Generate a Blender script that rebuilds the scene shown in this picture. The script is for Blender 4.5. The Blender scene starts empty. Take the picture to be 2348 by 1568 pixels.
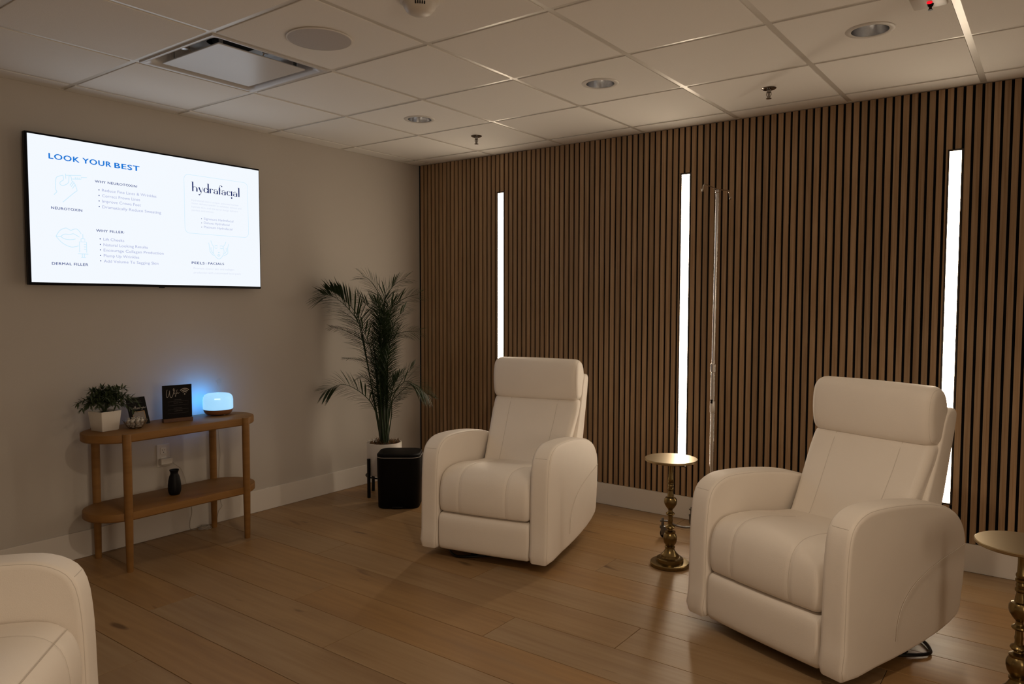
import bpy, bmesh, math, random
from mathutils import Vector, Matrix

random.seed(7)
SC = bpy.context.scene
COL = SC.collection

# ------------------------------------------------------------------ camera, world, exposure
cam_d = bpy.data.cameras.new('camera')
cam_d.sensor_width = 36.0
cam_d.lens = 26.0545
cam_d.clip_start = 0.02
cam = bpy.data.objects.new('camera', cam_d)
COL.objects.link(cam)
RIGHT = Vector((0.8042176, 0.59433197, 0.00188812))
DOWN = Vector((0.03373165, -0.04247163, -0.99852809))
FWD = Vector((-0.59337697, 0.80309755, -0.05420423))
m = Matrix((RIGHT, -DOWN, -FWD)).transposed().to_4x4()
m.translation = Vector((4.14247, -4.35060, 1.36316))
cam.matrix_world = m
SC.camera = cam

world = bpy.data.worlds.new('world')
SC.world = world
world.use_nodes = True
world.node_tree.nodes['Background'].inputs[0].default_value = (0.9, 0.72, 0.52, 1)
world.node_tree.nodes['Background'].inputs[1].default_value = 0.02

SC.view_settings.view_transform = 'Standard'
SC.view_settings.look = 'None'
SC.view_settings.gamma = 1.0
SC.view_settings.exposure = 0.0
SC.view_settings.use_curve_mapping = False

STRIP_COL = (1.0, 0.825, 0.62)
STRIP_POW = 25.0
DOWNFILL_COL = (1.0, 0.80, 0.59)
FILL_COL = (1.0, 0.80, 0.59)
FILL_POW = 27.0

ROOM_X, ROOM_Y, CEIL = 6.30, -5.40, 2.438

# warm fill light, added out of view, coming in through an opening made in the right wall (behind the camera's shoulder)
hl = bpy.data.lights.new('fill_light', 'AREA')
hl.shape = 'RECTANGLE'
hl.size, hl.size_y = 0.75, 1.5
hl.energy = FILL_POW
hl.color = FILL_COL
ho = bpy.data.objects.new('fill_light', hl)
COL.objects.link(ho)
ho.location = (6.60, -4.02, 1.40)
ho.rotation_euler = (math.radians(90), 0, math.radians(84))

# ------------------------------------------------------------------ materials
def mat(name, base, rough=0.6, metal=0.0, spec=0.5, var=0.0, scale=(60, 60, 60), detail=3.0,
        bump=0.0, bscale=None, rnd=0.0, coords='Object', dark=None, emit=None, estr=0.0, alpha=1.0, trans=0.0, coat=0.0):
    m = bpy.data.materials.new(name)
    m.use_nodes = True
    nt = m.node_tree
    b = nt.nodes['Principled BSDF']
    b.inputs['Base Color'].default_value = (*base, 1)
    b.inputs['Roughness'].default_value = rough
    b.inputs['Metallic'].default_value = metal
    b.inputs['Specular IOR Level'].default_value = spec
    b.inputs['Transmission Weight'].default_value = trans
    b.inputs['Coat Weight'].default_value = coat
    if emit:
        b.inputs['Emission Color'].default_value = (*emit, 1)
        b.inputs['Emission Strength'].default_value = estr
    if var > 0 or rnd > 0 or bump > 0:
        tc = nt.nodes.new('ShaderNodeTexCoord')
        oi = nt.nodes.new('ShaderNodeObjectInfo')
        off = nt.nodes.new('ShaderNodeVectorMath'); off.operation = 'SCALE'
        off.inputs[0].default_value = (17.3, 9.1, 23.7)
        nt.links.new(oi.outputs['Random'], off.inputs['Scale'])
        add = nt.nodes.new('ShaderNodeVectorMath'); add.operation = 'ADD'
        nt.links.new(tc.outputs[coords], add.inputs[0])
        nt.links.new(off.outputs[0], add.inputs[1])
        mp = nt.nodes.new('ShaderNodeMapping')
        mp.inputs['Scale'].default_value = scale
        nt.links.new(add.outputs[0], mp.inputs[0])
        no = nt.nodes.new('ShaderNodeTexNoise')
        no.inputs['Scale'].default_value = 1.0
        no.inputs['Detail'].default_value = detail
        nt.links.new(mp.outputs[0], no.inputs['Vector'])
        d = dark or tuple(c * 0.5 for c in base)
        ramp = nt.nodes.new('ShaderNodeMix'); ramp.data_type = 'RGBA'
        ramp.inputs[6].default_value = (*base, 1)
        ramp.inputs[7].default_value = (*d, 1)
        mr = nt.nodes.new('ShaderNodeMapRange')
        mr.inputs[1].default_value = 0.35; mr.inputs[2].default_value = 0.75
        mr.inputs[3].default_value = 0.0; mr.inputs[4].default_value = var
        nt.links.new(no.outputs['Fac'], mr.inputs[0])
        nt.links.new(mr.outputs[0], ramp.inputs[0])
        hsv = nt.nodes.new('ShaderNodeHueSaturation')
        mv = nt.nodes.new('ShaderNodeMapRange')
        mv.inputs[3].default_value = 1 - rnd; mv.inputs[4].default_value = 1 + rnd
        nt.links.new(oi.outputs['Random'], mv.inputs[0])
        nt.links.new(mv.outputs[0], hsv.inputs['Value'])
        nt.links.new(ramp.outputs[2], hsv.inputs['Color'])
        nt.links.new(hsv.outputs[0], b.inputs['Base Color'])
        if bump > 0:
            if bscale:
                n2 = nt.nodes.new('ShaderNodeTexNoise')
                n2.inputs['Scale'].default_value = bscale
                n2.inputs['Detail'].default_value = 4
                nt.links.new(tc.outputs[coords], n2.inputs['Vector'])
            else:
                n2 = no
            bp = nt.nodes.new('ShaderNodeBump')
            bp.inputs['Strength'].default_value = bump
            bp.inputs['Distance'].default_value = 0.002
            nt.links.new(n2.outputs['Fac'], bp.inputs['Height'])
            nt.links.new(bp.outputs[0], b.inputs['Normal'])
    return m

def emission(name, col, s=1.0):
    m = bpy.data.materials.new(name)
    m.use_nodes = True
    nt = m.node_tree
    nt.nodes.remove(nt.nodes['Principled BSDF'])
    e = nt.nodes.new('ShaderNodeEmission')
    e.inputs[0].default_value = (*col, 1)
    e.inputs[1].default_value = s
    nt.links.new(e.outputs[0], nt.nodes['Material Output'].inputs[0])
    return m

M = {}
M['wall'] = mat('wall_paint', (0.525, 0.485, 0.437), 0.85, bump=0.15, bscale=350, var=0.04, scale=(3, 3, 3))
M['base'] = mat('baseboard_paint', (0.70, 0.66, 0.61), 0.5, var=0.03, scale=(4, 4, 4))
M['tile'] = mat('ceiling_tile', (0.80, 0.775, 0.735), 0.9, bump=0.35, bscale=420, var=0.10, scale=(500, 500, 500), rnd=0.025, dark=(0.58, 0.54, 0.5))
M['grid'] = mat('ceiling_grid_metal', (0.66, 0.63, 0.58), 0.36, metal=0.2, var=0.02)
M['plenum'] = mat('plenum', (0.10, 0.09, 0.08), 0.9, var=0.05)
M['felt'] = mat('black_felt', (0.006, 0.005, 0.005), 0.95, spec=0.1, var=0.05)
M['slat'] = mat('oak_slat', (0.395, 0.268, 0.158), 0.5, spec=0.3, var=0.8, scale=(110, 110, 3.0), detail=5, rnd=0.14, dark=(0.24, 0.135, 0.060), bump=0.12)
def plank_material():
    m = bpy.data.materials.new('oak_plank'); m.use_nodes = True
    nt = m.node_tree; N = nt.nodes; L = nt.links
    bs = N['Principled BSDF']
    bs.inputs['Roughness'].default_value = 0.41; bs.inputs['Specular IOR Level'].default_value = 0.27
    tc = N.new('ShaderNodeTexCoord'); oi = N.new('ShaderNodeObjectInfo')
    sc_ = N.new('ShaderNodeVectorMath'); sc_.operation = 'SCALE'; sc_.inputs[0].default_value = (41.3, 19.1, 7.7)
    L.new(oi.outputs['Random'], sc_.inputs['Scale'])
    ad = N.new('ShaderNodeVectorMath'); ad.operation = 'ADD'
    L.new(tc.outputs['Object'], ad.inputs[0]); L.new(sc_.outputs[0], ad.inputs[1])
    def noise(scale, detail, lo, hi, dist=0.0):
        mp = N.new('ShaderNodeMapping'); mp.inputs['Scale'].default_value = scale
        L.new(ad.outputs[0], mp.inputs[0])
        n = N.new('ShaderNodeTexNoise'); n.inputs['Scale'].default_value = 1; n.inputs['Detail'].default_value = detail; n.inputs['Distortion'].default_value = dist
        L.new(mp.outputs[0], n.inputs['Vector'])
        r = N.new('ShaderNodeMapRange'); r.inputs[1].default_value = lo; r.inputs[2].default_value = hi
        L.new(n.outputs['Fac'], r.inputs[0])
        return r.outputs[0]
    def mix(fac, a, c):
        x = N.new('ShaderNodeMix'); x.data_type = 'RGBA'
        for k, v in ((6, a), (7, c)):
            if isinstance(v, tuple): x.inputs[k].default_value = (*v, 1)
            else: L.new(v, x.inputs[k])
        if isinstance(fac, float): x.inputs[0].default_value = fac
        else: L.new(fac, x.inputs[0])
        return x.outputs[2]
    def mul(s, k):
        q = N.new('ShaderNodeMath'); q.operation = 'MULTIPLY'; L.new(s, q.inputs[0]); q.inputs[1].default_value = k
        return q.outputs[0]
    tone = mix(oi.outputs['Random'], (0.340, 0.195, 0.078), (0.320, 0.219, 0.122))
    fine = mix(mul(noise((2.2, 42, 20), 6, 0.35, 0.75), 0.55), tone, (0.215, 0.118, 0.048))
    broad = mix(mul(noise((1.1, 6.5, 5), 3, 0.50, 0.78, 0.6), 0.55), fine, (0.20, 0.115, 0.058))
    knots = mix(mul(noise((3.2, 13, 9), 1, 0.735, 0.80, 0.3), 0.75), broad, (0.075, 0.036, 0.016))
    pale = mix(mul(noise((0.9, 9, 5), 2, 0.55, 0.8), 0.35), knots, (0.385, 0.265, 0.14))
    L.new(pale, bs.inputs['Base Color'])
    bp = N.new('ShaderNodeBump'); bp.inputs['Strength'].default_value = 0.06; bp.inputs['Distance'].default_value = 0.002
    L.new(noise((2.2, 60, 20), 5, 0.3, 0.8), bp.inputs['Height']); L.new(bp.outputs[0], bs.inputs['Normal'])
    return m
M['plank'] = plank_material()
M['subfloor'] = mat('plank_joint', (0.09, 0.05, 0.025), 0.8, var=0.05)
M['leather'] = mat('cream_leather', (0.86, 0.792, 0.715), 0.5, spec=0.35, var=0.06, scale=(5, 5, 5), bump=0.25, bscale=420)
M['piping'] = mat('leather_piping', (0.62, 0.56, 0.49), 0.55, var=0.03)
M['darkcloth'] = mat('black_underlining', (0.015, 0.013, 0.012), 0.9, var=0.05)
M['blackmetal'] = mat('black_metal', (0.006, 0.006, 0.006), 0.35, spec=0.3, metal=0.3, var=0.05)
M['brass'] = mat('aged_brass', (0.225, 0.163, 0.070), 0.27, metal=1.0, var=0.35, scale=(30, 30, 30), dark=(0.15, 0.10, 0.04))
M['brasstop'] = mat('brushed_brass', (0.40, 0.315, 0.185), 0.33, metal=1.0, var=0.35, scale=(4, 160, 4), dark=(0.36, 0.25, 0.12))
M['chrome'] = mat('chrome', (0.68, 0.66, 0.64), 0.17, metal=1.0, var=0.03)
M['castergrey'] = mat('grey_zinc', (0.17, 0.165, 0.16), 0.35, metal=0.9, var=0.05)
M['oak'] = mat('console_oak', (0.27, 0.135, 0.040), 0.5, spec=0.25, var=0.5, scale=(10, 3, 30), detail=6, dark=(0.165, 0.076, 0.020), bump=0.05)
M['white'] = mat('white_ceramic', (0.74, 0.70, 0.64), 0.4, var=0.02)
M['plastic'] = mat('white_plastic', (0.62, 0.58, 0.53), 0.4, var=0.02)
M['black'] = mat('black_ceramic', (0.004, 0.004, 0.005), 0.5, spec=0.2, var=0.05)
M['binblack'] = mat('black_bin', (0.0035, 0.003, 0.003), 0.5, spec=0.12, var=0.05)
M['steelrim'] = mat('steel_rim', (0.75, 0.72, 0.68), 0.35, metal=0.6, var=0.03)
M['leaf'] = mat('palm_leaf', (0.030, 0.055, 0.020), 0.5, spec=0.3, var=0.5, scale=(9, 9, 9), dark=(0.014, 0.026, 0.010))
M['stem'] = mat('palm_stem', (0.020, 0.032, 0.012), 0.5, var=0.3, scale=(20, 20, 4))
M['bush'] = mat('shrub_leaf', (0.045, 0.065, 0.025), 0.6, var=0.5, scale=(20, 20, 20), dark=(0.018, 0.028, 0.010))
M['soil'] = mat('brown_moss', (0.05, 0.028, 0.012), 0.9, var=0.6, scale=(60, 60, 60), bump=0.5)
M['moss'] = mat('dry_grass', (0.16, 0.075, 0.02), 0.8, var=0.4, scale=(30, 30, 30))
M['alu'] = mat('spun_aluminium', (0.66, 0.66, 0.67), 0.27, metal=1.0, var=0.1, scale=(3, 3, 90))
M['trimring'] = mat('trim_enamel', (0.60, 0.57, 0.53), 0.5, var=0.03)
M['darkchrome'] = mat('dark_chrome', (0.26, 0.23, 0.21), 0.16, metal=1.0, var=0.05)
M['duct'] = mat('duct_dark', (0.01, 0.01, 0.01), 0.9, var=0.05)
M['vent'] = mat('vent_enamel', (0.56, 0.55, 0.55), 0.28, spec=0.6, var=0.02)
M['grille'] = mat('speaker_grille', (0.50, 0.47, 0.46), 0.6, var=0.35, scale=(900, 900, 900), detail=0, bump=0.3)
M['signblack'] = mat('black_acrylic', (0.003, 0.003, 0.004), 0.35, spec=0.2, var=0.05)
M['walnut'] = mat('walnut', (0.14, 0.062, 0.028), 0.5, var=0.5, scale=(30, 5, 30))
M['ink'] = mat('pale_print', (0.42, 0.39, 0.35), 0.6, var=0.02)
M['ink2'] = mat('grey_print', (0.11, 0.10, 0.095), 0.6, var=0.02)
M['gold'] = mat('gold_print', (0.55, 0.34, 0.14), 0.5, var=0.05)
M['card'] = mat('grey_card', (0.26, 0.23, 0.21), 0.7, var=0.2, scale=(150, 150, 150))
M['sweet'] = mat('white_wrapper', (0.60, 0.56, 0.50), 0.35, var=0.3, scale=(60, 60, 60), dark=(0.5, 0.42, 0.34))
M['glass'] = mat('clear_glass', (0.95, 0.95, 0.95), 0.05, trans=1.0, var=0.01)
M['tvblack'] = mat('tv_bezel', (0.003, 0.003, 0.006), 0.35, spec=0.15, var=0.03)
M['screen'] = emission('lit_screen', (0.90, 0.945, 1.0), 1.0)
M['t_blue'] = emission('screen_blue', (0.005, 0.19, 0.72), 0.95)
M['t_navy'] = emission('screen_navy', (0.03, 0.06, 0.25), 1.0)
M['t_hydra'] = emission('screen_dark_navy', (0.004, 0.012, 0.11), 1.0)
M['t_body'] = emission('screen_grey_blue', (0.40, 0.44, 0.70), 1.0)
M['t_pale'] = emission('screen_pale_grey', (0.66, 0.70, 0.86), 1.0)
M['t_cyan'] = emission('screen_pale_cyan', (0.60, 0.83, 0.97), 1.0)
M['strip'] = emission('led_strip_light', STRIP_COL, STRIP_POW)
M['lit'] = emission('fill_lens', DOWNFILL_COL, 8.0)
M['stripframe'] = mat('strip_channel', (0.030, 0.018, 0.010), 0.5, var=0.1)
M['slot_highlight'] = emission('mist_slot_highlight', (0.75, 0.92, 1.0), 1.1)  # bright highlight painted on the mist slot as its own glow
M['lampwood'] = mat('lamp_wood', (0.26, 0.115, 0.05), 0.5, var=0.5, scale=(30, 5, 30))
M['redled'] = emission('red_led', (1.0, 0.01, 0.02), 1.2)
M['cord'] = mat('white_cord', (0.42, 0.38, 0.33), 0.5, var=0.03)

# ------------------------------------------------------------------ mesh helpers
class MB:
    def __init__(s):
        s.v = []; s.f = []
    def add(s, V, F):
        o = len(s.v)
        s.v += [tuple(p) for p in V]
        s.f += [tuple(i + o for i in f) for f in F]
        return s
    def box(s, x0, x1, y0, y1, z0, z1):
        V = [(x0, y0, z0), (x1, y0, z0), (x1, y1, z0), (x0, y1, z0), (x0, y0, z1), (x1, y0, z1), (x1, y1, z1), (x0, y1, z1)]
        F = [(0, 3, 2, 1), (4, 5, 6, 7), (0, 1, 5, 4), (1, 2, 6, 5), (2, 3, 7, 6), (3, 0, 4, 7)]
        return s.add(V, F)
    def bbox(s, x0, x1, y0, y1, z0, z1, r):
        """box with chamfered edges"""
        X, Y, Z = (x0, x1), (y0, y1), (z0, z1)
        bm = bmesh.new()
        bmesh.ops.create_cube(bm, size=1)
        for v in bm.verts:
            v.co = Vector((X[v.co.x > 0], Y[v.co.y > 0], Z[v.co.z > 0]))
        bmesh.ops.bevel(bm, geom=list(bm.edges), offset=r, segments=2, profile=0.5, affect='EDGES')
        bm.verts.index_update()
        s.add([v.co[:] for v in bm.verts], [[v.index for v in f.verts] for f in bm.faces])
        bm.free()
        return s
    def lathe(s, prof, n=32, c=(0, 0, 0), cap0=True, cap1=True):
        V = []; F = []
        for r, z in prof:
            for k in range(n):
                a = 2 * math.pi * k / n
                V.append((c[0] + r * math.cos(a), c[1] + r * math.sin(a), c[2] + z))
        L = len(prof)
        for i in range(L - 1):
            for k in range(n):
                k2 = (k + 1) % n
                F.append((i * n + k, i * n + k2, (i + 1) * n + k2, (i + 1) * n + k))
        if cap0: F.append(tuple(reversed(range(n))))
        if cap1: F.append(tuple((L - 1) * n + k for k in range(n)))
        return s.add(V, F)
    def tube(s, pts, r, n=8, closed=False):
        P = [Vector(p) for p in pts]
        R = r if isinstance(r, (list, tuple)) else [r] * len(P)
        V = []; F = []
        up = None
        N = len(P)
        for i in range(N):
            if closed:
                t = (P[(i + 1) % N] - P[i - 1]).normalized()
            else:
                t = (P[min(i + 1, N - 1)] - P[max(i - 1, 0)]).normalized()
            if up is None:
                up = Vector((0, 0, 1)) if abs(t.z) < 0.9 else Vector((1, 0, 0))
            a = (up - t * up.dot(t)).normalized()
            up = a
            b = t.cross(a)
            for k in range(n):
                th = 2 * math.pi * k / n
                V.append(P[i] + (a * math.cos(th) + b * math.sin(th)) * R[i])
        for i in range(N if closed else N - 1):
            j = (i + 1) % N
            for k in range(n):
                k2 = (k + 1) % n
                F.append((i * n + k, i * n + k2, j * n + k2, j * n + k))
        if not closed:
            F.append(tuple(reversed(range(n))))
            F.append(tuple((N - 1) * n + k for k in range(n)))
        return s.add(V, F)
    def prism(s, poly, z0, z1):
        n = len(poly)
        V = [(x, y, z0) for x, y in poly] + [(x, y, z1) for x, y in poly]
        F = [tuple(reversed(range(n))), tuple(range(n, 2 * n))]
        F += [(k, (k + 1) % n, n + (k + 1) % n, n + k) for k in range(n)]
        return s.add(V, F)
    def build(s, name, m, parent=None, smooth=False, loc=None, rot=None, sharp=38):
        me = bpy.data.meshes.new(name)
        me.from_pydata(s.v, [], s.f)
        if m is not None:
            me.materials.append(m)
        if smooth:
            me.polygons.foreach_set('use_smooth', [True] * len(me.polygons))
            if sharp:
                me.set_sharp_from_angle(angle=math.radians(sharp))
        me.update()
        o = bpy.data.objects.new(name, me)
        COL.objects.link(o)
        if parent: o.parent = parent
        if loc: o.location = loc
        if rot: o.rotation_euler = rot
        return o

def link(name, me, parent=None, loc=(0, 0, 0), rot=(0, 0, 0)):
    o = bpy.data.objects.new(name, me)
    COL.objects.link(o)
    o.parent = parent
    o.location = loc
    o.rotation_euler = rot
    return o

def thing(name, label, cat, loc=(0, 0, 0), rz=0.0, group=None):
    o = bpy.data.objects.new(name, None)
    o.empty_display_size = 0.1
    COL.objects.link(o)
    o.location = loc
    o.rotation_euler = (0, 0, rz)
    o['label'] = label; o['category'] = cat
    if group: o['group'] = group
    return o

def copy_tree(root, loc, rz, label):
    r = root.copy(); COL.objects.link(r)
    r.location = loc; r.rotation_euler = (0, 0, rz); r['label'] = label
    for ch in list(root.children):
        c = ch.copy(); COL.objects.link(c); c.parent = r
        for g in list(ch.children):
            d = g.copy(); COL.objects.link(d); d.parent = c
    return r

def struct(o):
    o['kind'] = 'structure'
    return o

def spline(pts, n=8):
    """Catmull-Rom through the points"""
    P = [Vector(p) for p in pts]
    P = [P[0] * 2 - P[1]] + P + [P[-1] * 2 - P[-2]]
    out = []
    for i in range(1, len(P) - 2):
        for k in range(n):
            t = k / n
            a, b, c, d = P[i - 1:i + 3]
            out.append(0.5 * ((2 * b) + (c - a) * t + (2 * a - 5 * b + 4 * c - d) * t * t + (3 * b - a - 3 * c + d) * t ** 3))
    out.append(P[-2])
    return out

# ------------------------------------------------------------------ the room: floor
floor = struct(MB().box(-0.1, ROOM_X + 0.11, ROOM_Y - 0.1, 0.1, -0.06, -0.0035).build('floor', M['subfloor']))
PL, PW = 1.82, 0.2285
row0 = -1.13
offs = {0: 1.371, 1: 0.03, 2: 0.955, 3: 0.47}
pmeshes = {}
k = -5
while True:
    ytop = row0 - PW * k
    ybot = ytop - PW
    if ytop < ROOM_Y: break
    if ybot < -0.006:
        # joints seen in the photograph: rows -1.13, -1.36, -1.59, -1.82, -2.04 ...
        o_ = {0: 1.371, 1: 0.03, 2: 0.955, 3: 0.47}[k % 4]
        y1, y0 = min(ytop, -0.006), max(ybot, ROOM_Y)
        x = o_ - PL * 2
        while x < ROOM_X:
            x0, x1 = max(x, 0.006), min(x + PL, ROOM_X)
            if x1 - x0 > 0.02:
                key = (round(x1 - x0, 3), round(y1 - y0, 3))
                g = 0.0011
                if key not in pmeshes:
                    me = MB().bbox(g, x1 - x0 - g, g, y1 - y0 - g, -0.010, 0.0, 0.0012).build('plank', M['plank'], floor, loc=(x0, y0, 0))
                    pmeshes[key] = me.data
                else:
                    link('plank', pmeshes[key], floor, (x0, y0, 0))
            x += PL
    k += 1

# ------------------------------------------------------------------ walls
wall_left = struct(MB().box(-0.12, -0.004, ROOM_Y, 0.12, 0, CEIL + 0.14).build('wall_left', M['wall']))
wall_back = struct(MB().box(-0.004, ROOM_X, 0.012, 0.14, 0, CEIL + 0.14).build('wall_back', M['felt']))
wr_ = MB()
D0, D1 = -4.50, -3.55  # opening added for the unseen fill light
wr_.box(ROOM_X, ROOM_X + 0.12, D1, 0.14, 0, CEIL + 0.14)
wr_.box(ROOM_X, ROOM_X + 0.12, ROOM_Y, D0, 0, CEIL + 0.14)
wr_.box(ROOM_X, ROOM_X + 0.12, D0, D1, 2.25, CEIL + 0.14)
struct(wr_.build('wall_right', M['wall']))
struct(MB().box(-0.12, ROOM_X + 0.12, ROOM_Y - 0.12, ROOM_Y, 0, CEIL + 0.14).build('wall_front', M['wall']))
wc = MB()
wc.box(ROOM_X + 1.0, ROOM_X + 1.1, ROOM_Y, -2.9, 0, CEIL + 0.14)
wc.box(ROOM_X + 0.12, ROOM_X + 1.0, -3.0, -2.9, 0, CEIL + 0.14)
wc.box(ROOM_X + 0.12, ROOM_X + 1.1, ROOM_Y - 0.12, ROOM_Y, 0, CEIL + 0.14)
wc.box(ROOM_X + 0.12, ROOM_X + 1.0, ROOM_Y, -3.0, CEIL, CEIL + 0.14)
wc.box(ROOM_X + 0.12, ROOM_X + 1.0, ROOM_Y, -3.0, -0.06, -0.001)
struct(wc.build('wall_corridor', M['wall']))

BH = 0.1426
struct(MB().bbox(-0.003, 0.007, ROOM_Y, 0.0, 0.0, BH, 0.002).build('baseboard_left', M['base']))
struct(MB().bbox(0.007, ROOM_X, -0.006, 0.011, 0.0, BH, 0.002).build('baseboard_back', M['base']))

# slats, cut around the light strips
PITCH, GAP0 = 0.0399, 0.0145
STRIPS = [(20, 2.158), (56, 2.150), (92, 2.124)]
STRIP_Z0 = 0.335
lights = []
for gi, zt in STRIPS:
    cx = GAP0 + PITCH * gi + 0.009
    lights.append((cx, zt))
smesh = {}
def slat(x0, x1, z0, z1):
    key = (round(x1 - x0, 4), round(z1 - z0, 3))
    if key not in smesh:
        smesh[key] = MB().bbox(0, x1 - x0, 0, 0.0118, 0, z1 - z0, 0.0009).build('slat', M['slat'], wall_back, loc=(x0, 0.0, z0)).data
    else:
        link('slat', smesh[key], wall_back, (x0, 0.0, z0))
k = 0
SZ0, SZ1 = BH + 0.0005, CEIL - 0.001
while True:
    x0 = GAP0 + PITCH * k + 0.0062
    x1 = x0 + 0.0273
    if x1 > ROOM_X: break
    cut = None
    for cx, zt in lights:
        a, b = cx - 0.0345, cx + 0.0345
        if x1 > a and x0 < b:
            cut = (a, b, zt)
    if cut:
        a, b, zt = cut
        slat(x0, x1, SZ0, STRIP_Z0 - 0.009)
        slat(x0, x1, zt + 0.009, SZ1)
        if x0 < a - 0.002: slat(x0, a, STRIP_Z0 - 0.0085, zt + 0.0085)
        if x1 > b + 0.002: slat(b, x1, STRIP_Z0 - 0.0085, zt + 0.0085)
    else:
        slat(x0, x1, SZ0, SZ1)
    k += 1

names = ['leftmost tall light strip, rising behind the far recliner\'s headrest',
         'tall vertical light strip directly above the far brass pedestal table',
         'rightmost tall light strip in the slat wall, behind the nearer recliner']
for (cx, zt), lab in zip(lights, names):
    t = thing('light_strip', lab, 'wall light', (cx, 0, STRIP_Z0), group='vertical light strips in the slat wall')
    h = zt - STRIP_Z0
    f = MB()
    f.box(-0.0340, -0.0262, -0.0005, 0.0115, -0.008, h + 0.008)
    f.box(0.0262, 0.0340, -0.0005, 0.0115, -0.008, h + 0.008)
    f.box(-0.0262, 0.0262, -0.0005, 0.0115, -0.008, 0.0)
    f.box(-0.0262, 0.0262, -0.0005, 0.0115, h, h + 0.008)
    f.build('channel', M['stripframe'], t)
    MB().box(-0.0260, 0.0260, 0.0030, 0.0110, 0.0005, h - 0.0005).build('lens', M['strip'], t)

# ------------------------------------------------------------------ ceiling
ceiling = struct(MB().box(-0.1, ROOM_X + 0.1, ROOM_Y - 0.1, 0.1, CEIL + 0.13, CEIL + 0.16).build('ceiling', M['plenum']))
T, GX, GY, G = 0.6096, 0.148, -0.190, 0.0135
DOWN_CELLS = {(1, 1), (3, 1), (5, 1)}
FILL_CELLS = [((5, 4), 46.0), ((7, 4), 7.0)]      # fill lamps added in downlight housings, unseen outside the frame
VENT_CELL = (1, 3)
tmesh = {}
def hole_tile(w, r):
    n = 40; V = []; F = []
    h = w / 2
    for kk in range(n):
        a = 2 * math.pi * kk / n
        c_, s_ = math.cos(a), math.sin(a)
        q = h / max(abs(c_), abs(s_))
        V.append((h + r * c_, h + r * s_, 0)); V.append((h + q * c_, h + q * s_, 0)); V.append((h + q * c_, h + q * s_, 0.016)); V.append((h + r * c_, h + r * s_, 0.016))
    for kk in range(n):
        a, b = 4 * kk, 4 * ((kk + 1) % n)
        F += [(a, b, b + 1, a + 1), (a + 1, b + 1, b + 2, a + 2), (a, a + 3, b + 3, b)]
    return MB().add(V, F)
cells = []
for i in range(-1, 11):
    for j in range(-1, 9):
        xa, xb = GX + T * i, GX + T * (i + 1)
        yb, ya = GY - T * j, GY - T * (j + 1)
        xa_, xb_ = max(xa + G, 0.0115), min(xb - G, ROOM_X)
        ya_, yb_ = max(ya + G, ROOM_Y), min(yb - G, -0.0115)
        if xb_ - xa_ < 0.02 or yb_ - ya_ < 0.02 or (i, j) == VENT_CELL: continue
        w, d = xb_ - xa_, yb_ - ya_
        if (i, j) in DOWN_CELLS or (i, j) in [c for c, p in FILL_CELLS]:
            key = 'hole'
            if key not in tmesh:
                tmesh[key] = hole_tile(w, 0.070).build('tile', M['tile'], ceiling, loc=(xa_, ya_, CEIL)).data
                continue
        else:
            key = (round(w, 3), round(d, 3))
            if key not in tmesh:
                tmesh[key] = MB().bbox(0, w, 0, d, 0, 0.016, 0.0015).build('tile', M['tile'], ceiling, loc=(xa_, ya_, CEIL)).data
                continue
        link('tile', tmesh[key], ceiling, (xa_, ya_, CEIL))
struct(MB().box(-0.0035, 0.0113, ROOM_Y, 0.0, CEIL + 0.0012, CEIL + 0.02).build('trim_1', M['base']))
struct(MB().box(0.0115, ROOM_X, -0.0113, 0.0118, CEIL + 0.0012, CEIL + 0.02).build('trim_2', M['base']))
for i in range(0, 11):
    x = GX + T * i
    if x < ROOM_X: MB().box(x - 0.013, x + 0.013, ROOM_Y, -0.0115, CEIL + 0.0035, CEIL + 0.03).build('grid_bar', M['grid'], ceiling)
for j in range(0, 9):
    y = GY - T * j
    for i in range(-1, 11):
        xa, xb = max(GX + T * i + 0.0131, 0), min(GX + T * (i + 1) - 0.0131, ROOM_X)
        if xb - xa > 0.02: MB().box(xa, xb, y - 0.012, y + 0.012, CEIL + 0.0037, CEIL + 0.03).build('grid_bar', M['grid'], ceiling)

# recessed downlights (switched off), and the added fill lamps in the same housing
ALL_CELLS = [(c, 0) for c in sorted(DOWN_CELLS)] + FILL_CELLS
for ((i, j), watt), lab in zip(ALL_CELLS, ['small round recessed downlight nearest the corner of the two walls',
                                            'round recessed downlight in the middle of the row of three',
                                            'largest, rightmost round recessed downlight on the ceiling',
                                            'added fill light shaped as a round downlight above the camera, outside the picture',
                                            'added fill light shaped as a round downlight farther right above the camera, outside the picture']):
    t = thing('downlight', lab, 'ceiling light', (GX + T * (i + .5), GY - T * (j + .5), CEIL), group='recessed downlights')
    MB().lathe([(0.069, 0.004), (0.069, -0.003), (0.072, -0.0045), (0.088, -0.003), (0.091, -0.0005), (0.091, 0.0)], 48, cap0=False, cap1=False).build('trim_ring', M['trimring'], t, True)
    MB().lathe([(0.0685, -0.002), (0.066, 0.03), (0.058, 0.07), (0.045, 0.10), (0.03, 0.112)], 48, cap0=False, cap1=False).build('reflector', M['alu'], t, True)
    MB().lathe([(0.031, 0.111), (0.031, 0.118)], 24).build('lamp_lens', M['plastic'] if not watt else M['lit'], t, True)
    if watt:
        sd = bpy.data.lights.new('downlight_fill', 'SPOT')
        sd.energy = watt; sd.color = DOWNFILL_COL; sd.spot_size = math.radians(160); sd.spot_blend = 0.6; sd.shadow_soft_size = 0.06
        so_ = bpy.data.objects.new('lamp', sd); COL.objects.link(so_); so_.parent = t; so_.location = (0, 0, -0.02)

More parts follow.
